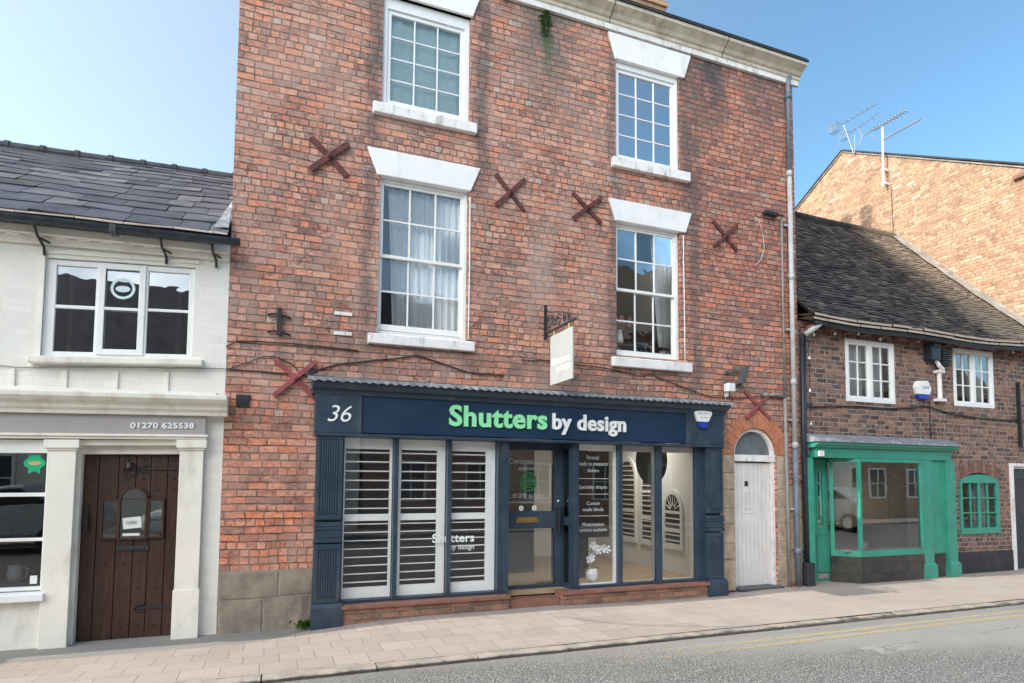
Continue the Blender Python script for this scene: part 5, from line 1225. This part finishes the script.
opp(-18, -8.2, 4.9, 8.2, M['brick_opp'], 'brick house across the street at its far left end', (.9,3.2))
opp(-8.2, 2.5, 4.6, 8.0, M['cream'], 'cream rendered house across the street with a tiled roof', (.9,3.0))
opp(2.6, 9.5, 5.2, 8.4, M['brick_opp'], 'brick house across the street between the cream and tallest ones', (.9,3.4))
opp(9.6, 18, 7.0, 11.0, M['brick_opp'], 'tallest three storey brick house across the street', (.9,3.2,5.3))
opp(18.1, 34, 5.6, 8.8, M['brick_opp'], 'long brick house across the street at its far right end', (.9,3.3))
def car(cx, y, label, mat):
    t = thing('parked_car', label, 'car', (cx,y,-.055)); L = 4.2
    side = [(-2.1,.35),(-2.12,.62),(-1.95,.80),(-1.2,.92),(-.55,1.36),(.7,1.42),(1.45,1.05),(2.0,.95),(2.1,.7),(2.1,.35),(1.7,.25),(-1.7,.25)]
    m = MB(); m.prism([(cx+a,b) for a, b in side], y-.82, y+.82); m.build('body', mat, t, .12)
    m = MB(); m.prism([(cx-1.05,.95),(cx-.52,1.30),(cx+.65,1.35),(cx+1.25,1.03)], y-.835, y+.835); m.build('window', M['dark_car'], t, .02)
    for s_ in (-1.32,1.32):
        for q in (-.84,.84):
            wv = MB().tube([(cx+s_,y+q-.1,.27),(cx+s_,y+q+.1,.27)], .32, 20).build('wheel', M['dark_car'], t)
            MB().tube([(cx+s_,y+q-.11,.27),(cx+s_,y+q+.11,.27)], .19, 14).build('rim', mat, wv)
car(-5.6, -9.2, 'silver hatchback parked across the street from the oak door', M['silver_car'])
car(-.7, -9.35, 'white hatchback parked across the street just behind the viewer', M['white'])
# unseen bunting added beyond the left edge to throw the broken shadows on the paving
bt = thing('shadow_bunting', 'unseen string of small pennants added beyond the left edge to cast shadows', 'bunting', (-4.9,-3,5.6))
m = MB(); n = 30; P = [(-5.1+1.9*k/n, -.8-1.1*k/n, 5.75-.25*math.sin(math.pi*k/n)) for k in range(n+1)]; m.tube(P, .012, 4); m.build('cord', M['black_metal'], bt)
m = MB()
for k in range(0, n, 3): a, b = Vector(P[k]), Vector(P[min(k+2,n)]); m.add([a, b, (a+b)/2+Vector((0,0,-.10))], [(0,1,2)])
m.build('pennant', M['white'], bt, recalc=False)
ns = thing('shadow_sign_board', 'unseen hanging board added beyond the left edge to cast a shadow', 'sign', (-7.0,-.6,2.6)); MB().box(-7.02,-6.98,-1.5,0,3.1,3.14).build('bracket', M['black_metal'], ns); MB().prism([(-1.5,2.35),(-1.05,2.35),(-.75,3.05),(-1.5,3.05)],-7.015,-6.985,'yz').build('board', M['oak'], ns)  # board added out of view to cast the shadow band on the paving

# ------------------------------------------------------------------ sky, sun, camera
EL, AZ = R(34), R(.6)
sd_ = Vector((-math.cos(EL)*math.cos(AZ), math.cos(EL)*math.sin(AZ), math.sin(EL)))   # towards the sun
w = bpy.data.worlds.new('World'); sc.world = w; w.use_nodes = True; nt = w.node_tree; nt.nodes.clear()
sky = nt.nodes.new('ShaderNodeTexSky'); sky.sky_type = 'NISHITA'; sky.sun_disc = False; sky.sun_elevation = EL; sky.sun_rotation = math.atan2(sd_.x, sd_.y)
sky.air_density = 1.0; sky.dust_density = .6; sky.ozone_density = 1.6; sky.altitude = 50
bg = nt.nodes.new('ShaderNodeBackground'); bg.inputs[1].default_value = .15; ow = nt.nodes.new('ShaderNodeOutputWorld')

def nd(t, **k):
    x = nt.nodes.new(t)
    for a, b in k.items(): setattr(x, a, b)
    return x
def lk(a, b): nt.links.new(a, b)
tc = nd('ShaderNodeTexCoord'); sx = nd('ShaderNodeSeparateXYZ'); lk(tc.outputs['Generated'], sx.inputs[0])
def smooth(sock, a, b):
    x = nd('ShaderNodeMapRange', interpolation_type='SMOOTHSTEP'); lk(sock, x.inputs[0]); x.inputs[1].default_value = a; x.inputs[2].default_value = b; return x.outputs[0]
tint = nd('ShaderNodeMix', data_type='RGBA', blend_type='MULTIPLY'); tint.inputs[0].default_value = 1.; lk(sky.outputs[0], tint.inputs[6]); tint.inputs[7].default_value = (1.50, 1.93, 1.90, 1)
lk(tint.outputs[2], bg.inputs[0])
# thin haze towards the sun side
hz = nd('ShaderNodeBackground'); hz.inputs[0].default_value = (.82, .60, .30, 1)
h1 = smooth(sx.outputs[0], .75, -.5); mm = nd('ShaderNodeMath', operation='MULTIPLY'); lk(h1, mm.inputs[0]); mm.inputs[1].default_value = .52; lk(mm.outputs[0], hz.inputs[1])
# added fill light, shaped as broken cloud, in the sky behind the viewer
cl = nd('ShaderNodeBackground'); cl.inputs[0].default_value = (1.04, .98, .91, 1)
cn = nd('ShaderNodeTexNoise'); lk(tc.outputs['Generated'], cn.inputs[0]); cn.inputs['Scale'].default_value = 2.2; cn.inputs['Detail'].default_value = 5
neg = nd('ShaderNodeMath', operation='MULTIPLY'); lk(sx.outputs[1], neg.inputs[0]); neg.inputs[1].default_value = -1
c1 = smooth(neg.outputs[0], .10, .55); c2 = smooth(sx.outputs[2], .02, .15); c3 = smooth(cn.outputs[0], .25, .60)
p1 = nd('ShaderNodeMath', operation='MULTIPLY'); lk(c1, p1.inputs[0]); lk(c2, p1.inputs[1])
p2 = nd('ShaderNodeMath', operation='MULTIPLY'); lk(p1.outputs[0], p2.inputs[0]); lk(c3, p2.inputs[1])
c4 = smooth(sx.outputs[0], .02, -.42); p4 = nd('ShaderNodeMath', operation='MULTIPLY'); lk(p2.outputs[0], p4.inputs[0]); lk(c4, p4.inputs[1])
p3 = nd('ShaderNodeMath', operation='MULTIPLY'); lk(p4.outputs[0], p3.inputs[0]); p3.inputs[1].default_value = 5.2; lk(p3.outputs[0], cl.inputs[1])
s1 = nd('ShaderNodeAddShader'); lk(bg.outputs[0], s1.inputs[0]); lk(hz.outputs[0], s1.inputs[1]); s2 = nd('ShaderNodeAddShader'); lk(s1.outputs[0], s2.inputs[0]); lk(cl.outputs[0], s2.inputs[1])
lk(s2.outputs[0], ow.inputs[0])
L = bpy.data.lights.new('sun', 'SUN'); L.energy = 4.6; L.angle = R(.5); L.color = (1,.94,.85)
so = bpy.data.objects.new('sun', L); col.objects.link(so); so.rotation_euler = sd_.to_track_quat('Z', 'Y').to_euler(); so.location = (-20,0,20)

yaw, pit, roll, f, sy = -.368653899, .0632030084, .00763011798, 619.406637, 97.3007888
fw = Vector((-math.sin(yaw)*math.cos(pit), math.cos(yaw)*math.cos(pit), math.sin(pit))); r_ = Vector((math.cos(yaw), math.sin(yaw), 0)); u_ = r_.cross(fw)
r2 = math.cos(roll)*r_ + math.sin(roll)*u_; u2 = -math.sin(roll)*r_ + math.cos(roll)*u_
cam = bpy.data.cameras.new('camera'); co_ = bpy.data.objects.new('camera', cam); col.objects.link(co_)
Mx = Matrix((( r2.x, u2.x, -fw.x, 0), (r2.y, u2.y, -fw.y, -7.5493248), (r2.z, u2.z, -fw.z, 1.65), (0,0,0,1)))
co_.matrix_world = Mx
cam.sensor_width = 36; cam.sensor_fit = 'HORIZONTAL'; cam.lens = f/1024*36; cam.shift_y = sy/1024; cam.clip_end = 1000; cam.clip_start = .05
sc.camera = co_
sc.view_settings.view_transform = 'Standard'; sc.view_settings.look = 'None'; sc.view_settings.exposure = 0; sc.view_settings.gamma = 1
sc.cycles.max_bounces = 8; sc.cycles.transparent_max_bounces = 12; sc.cycles.use_denoising = True
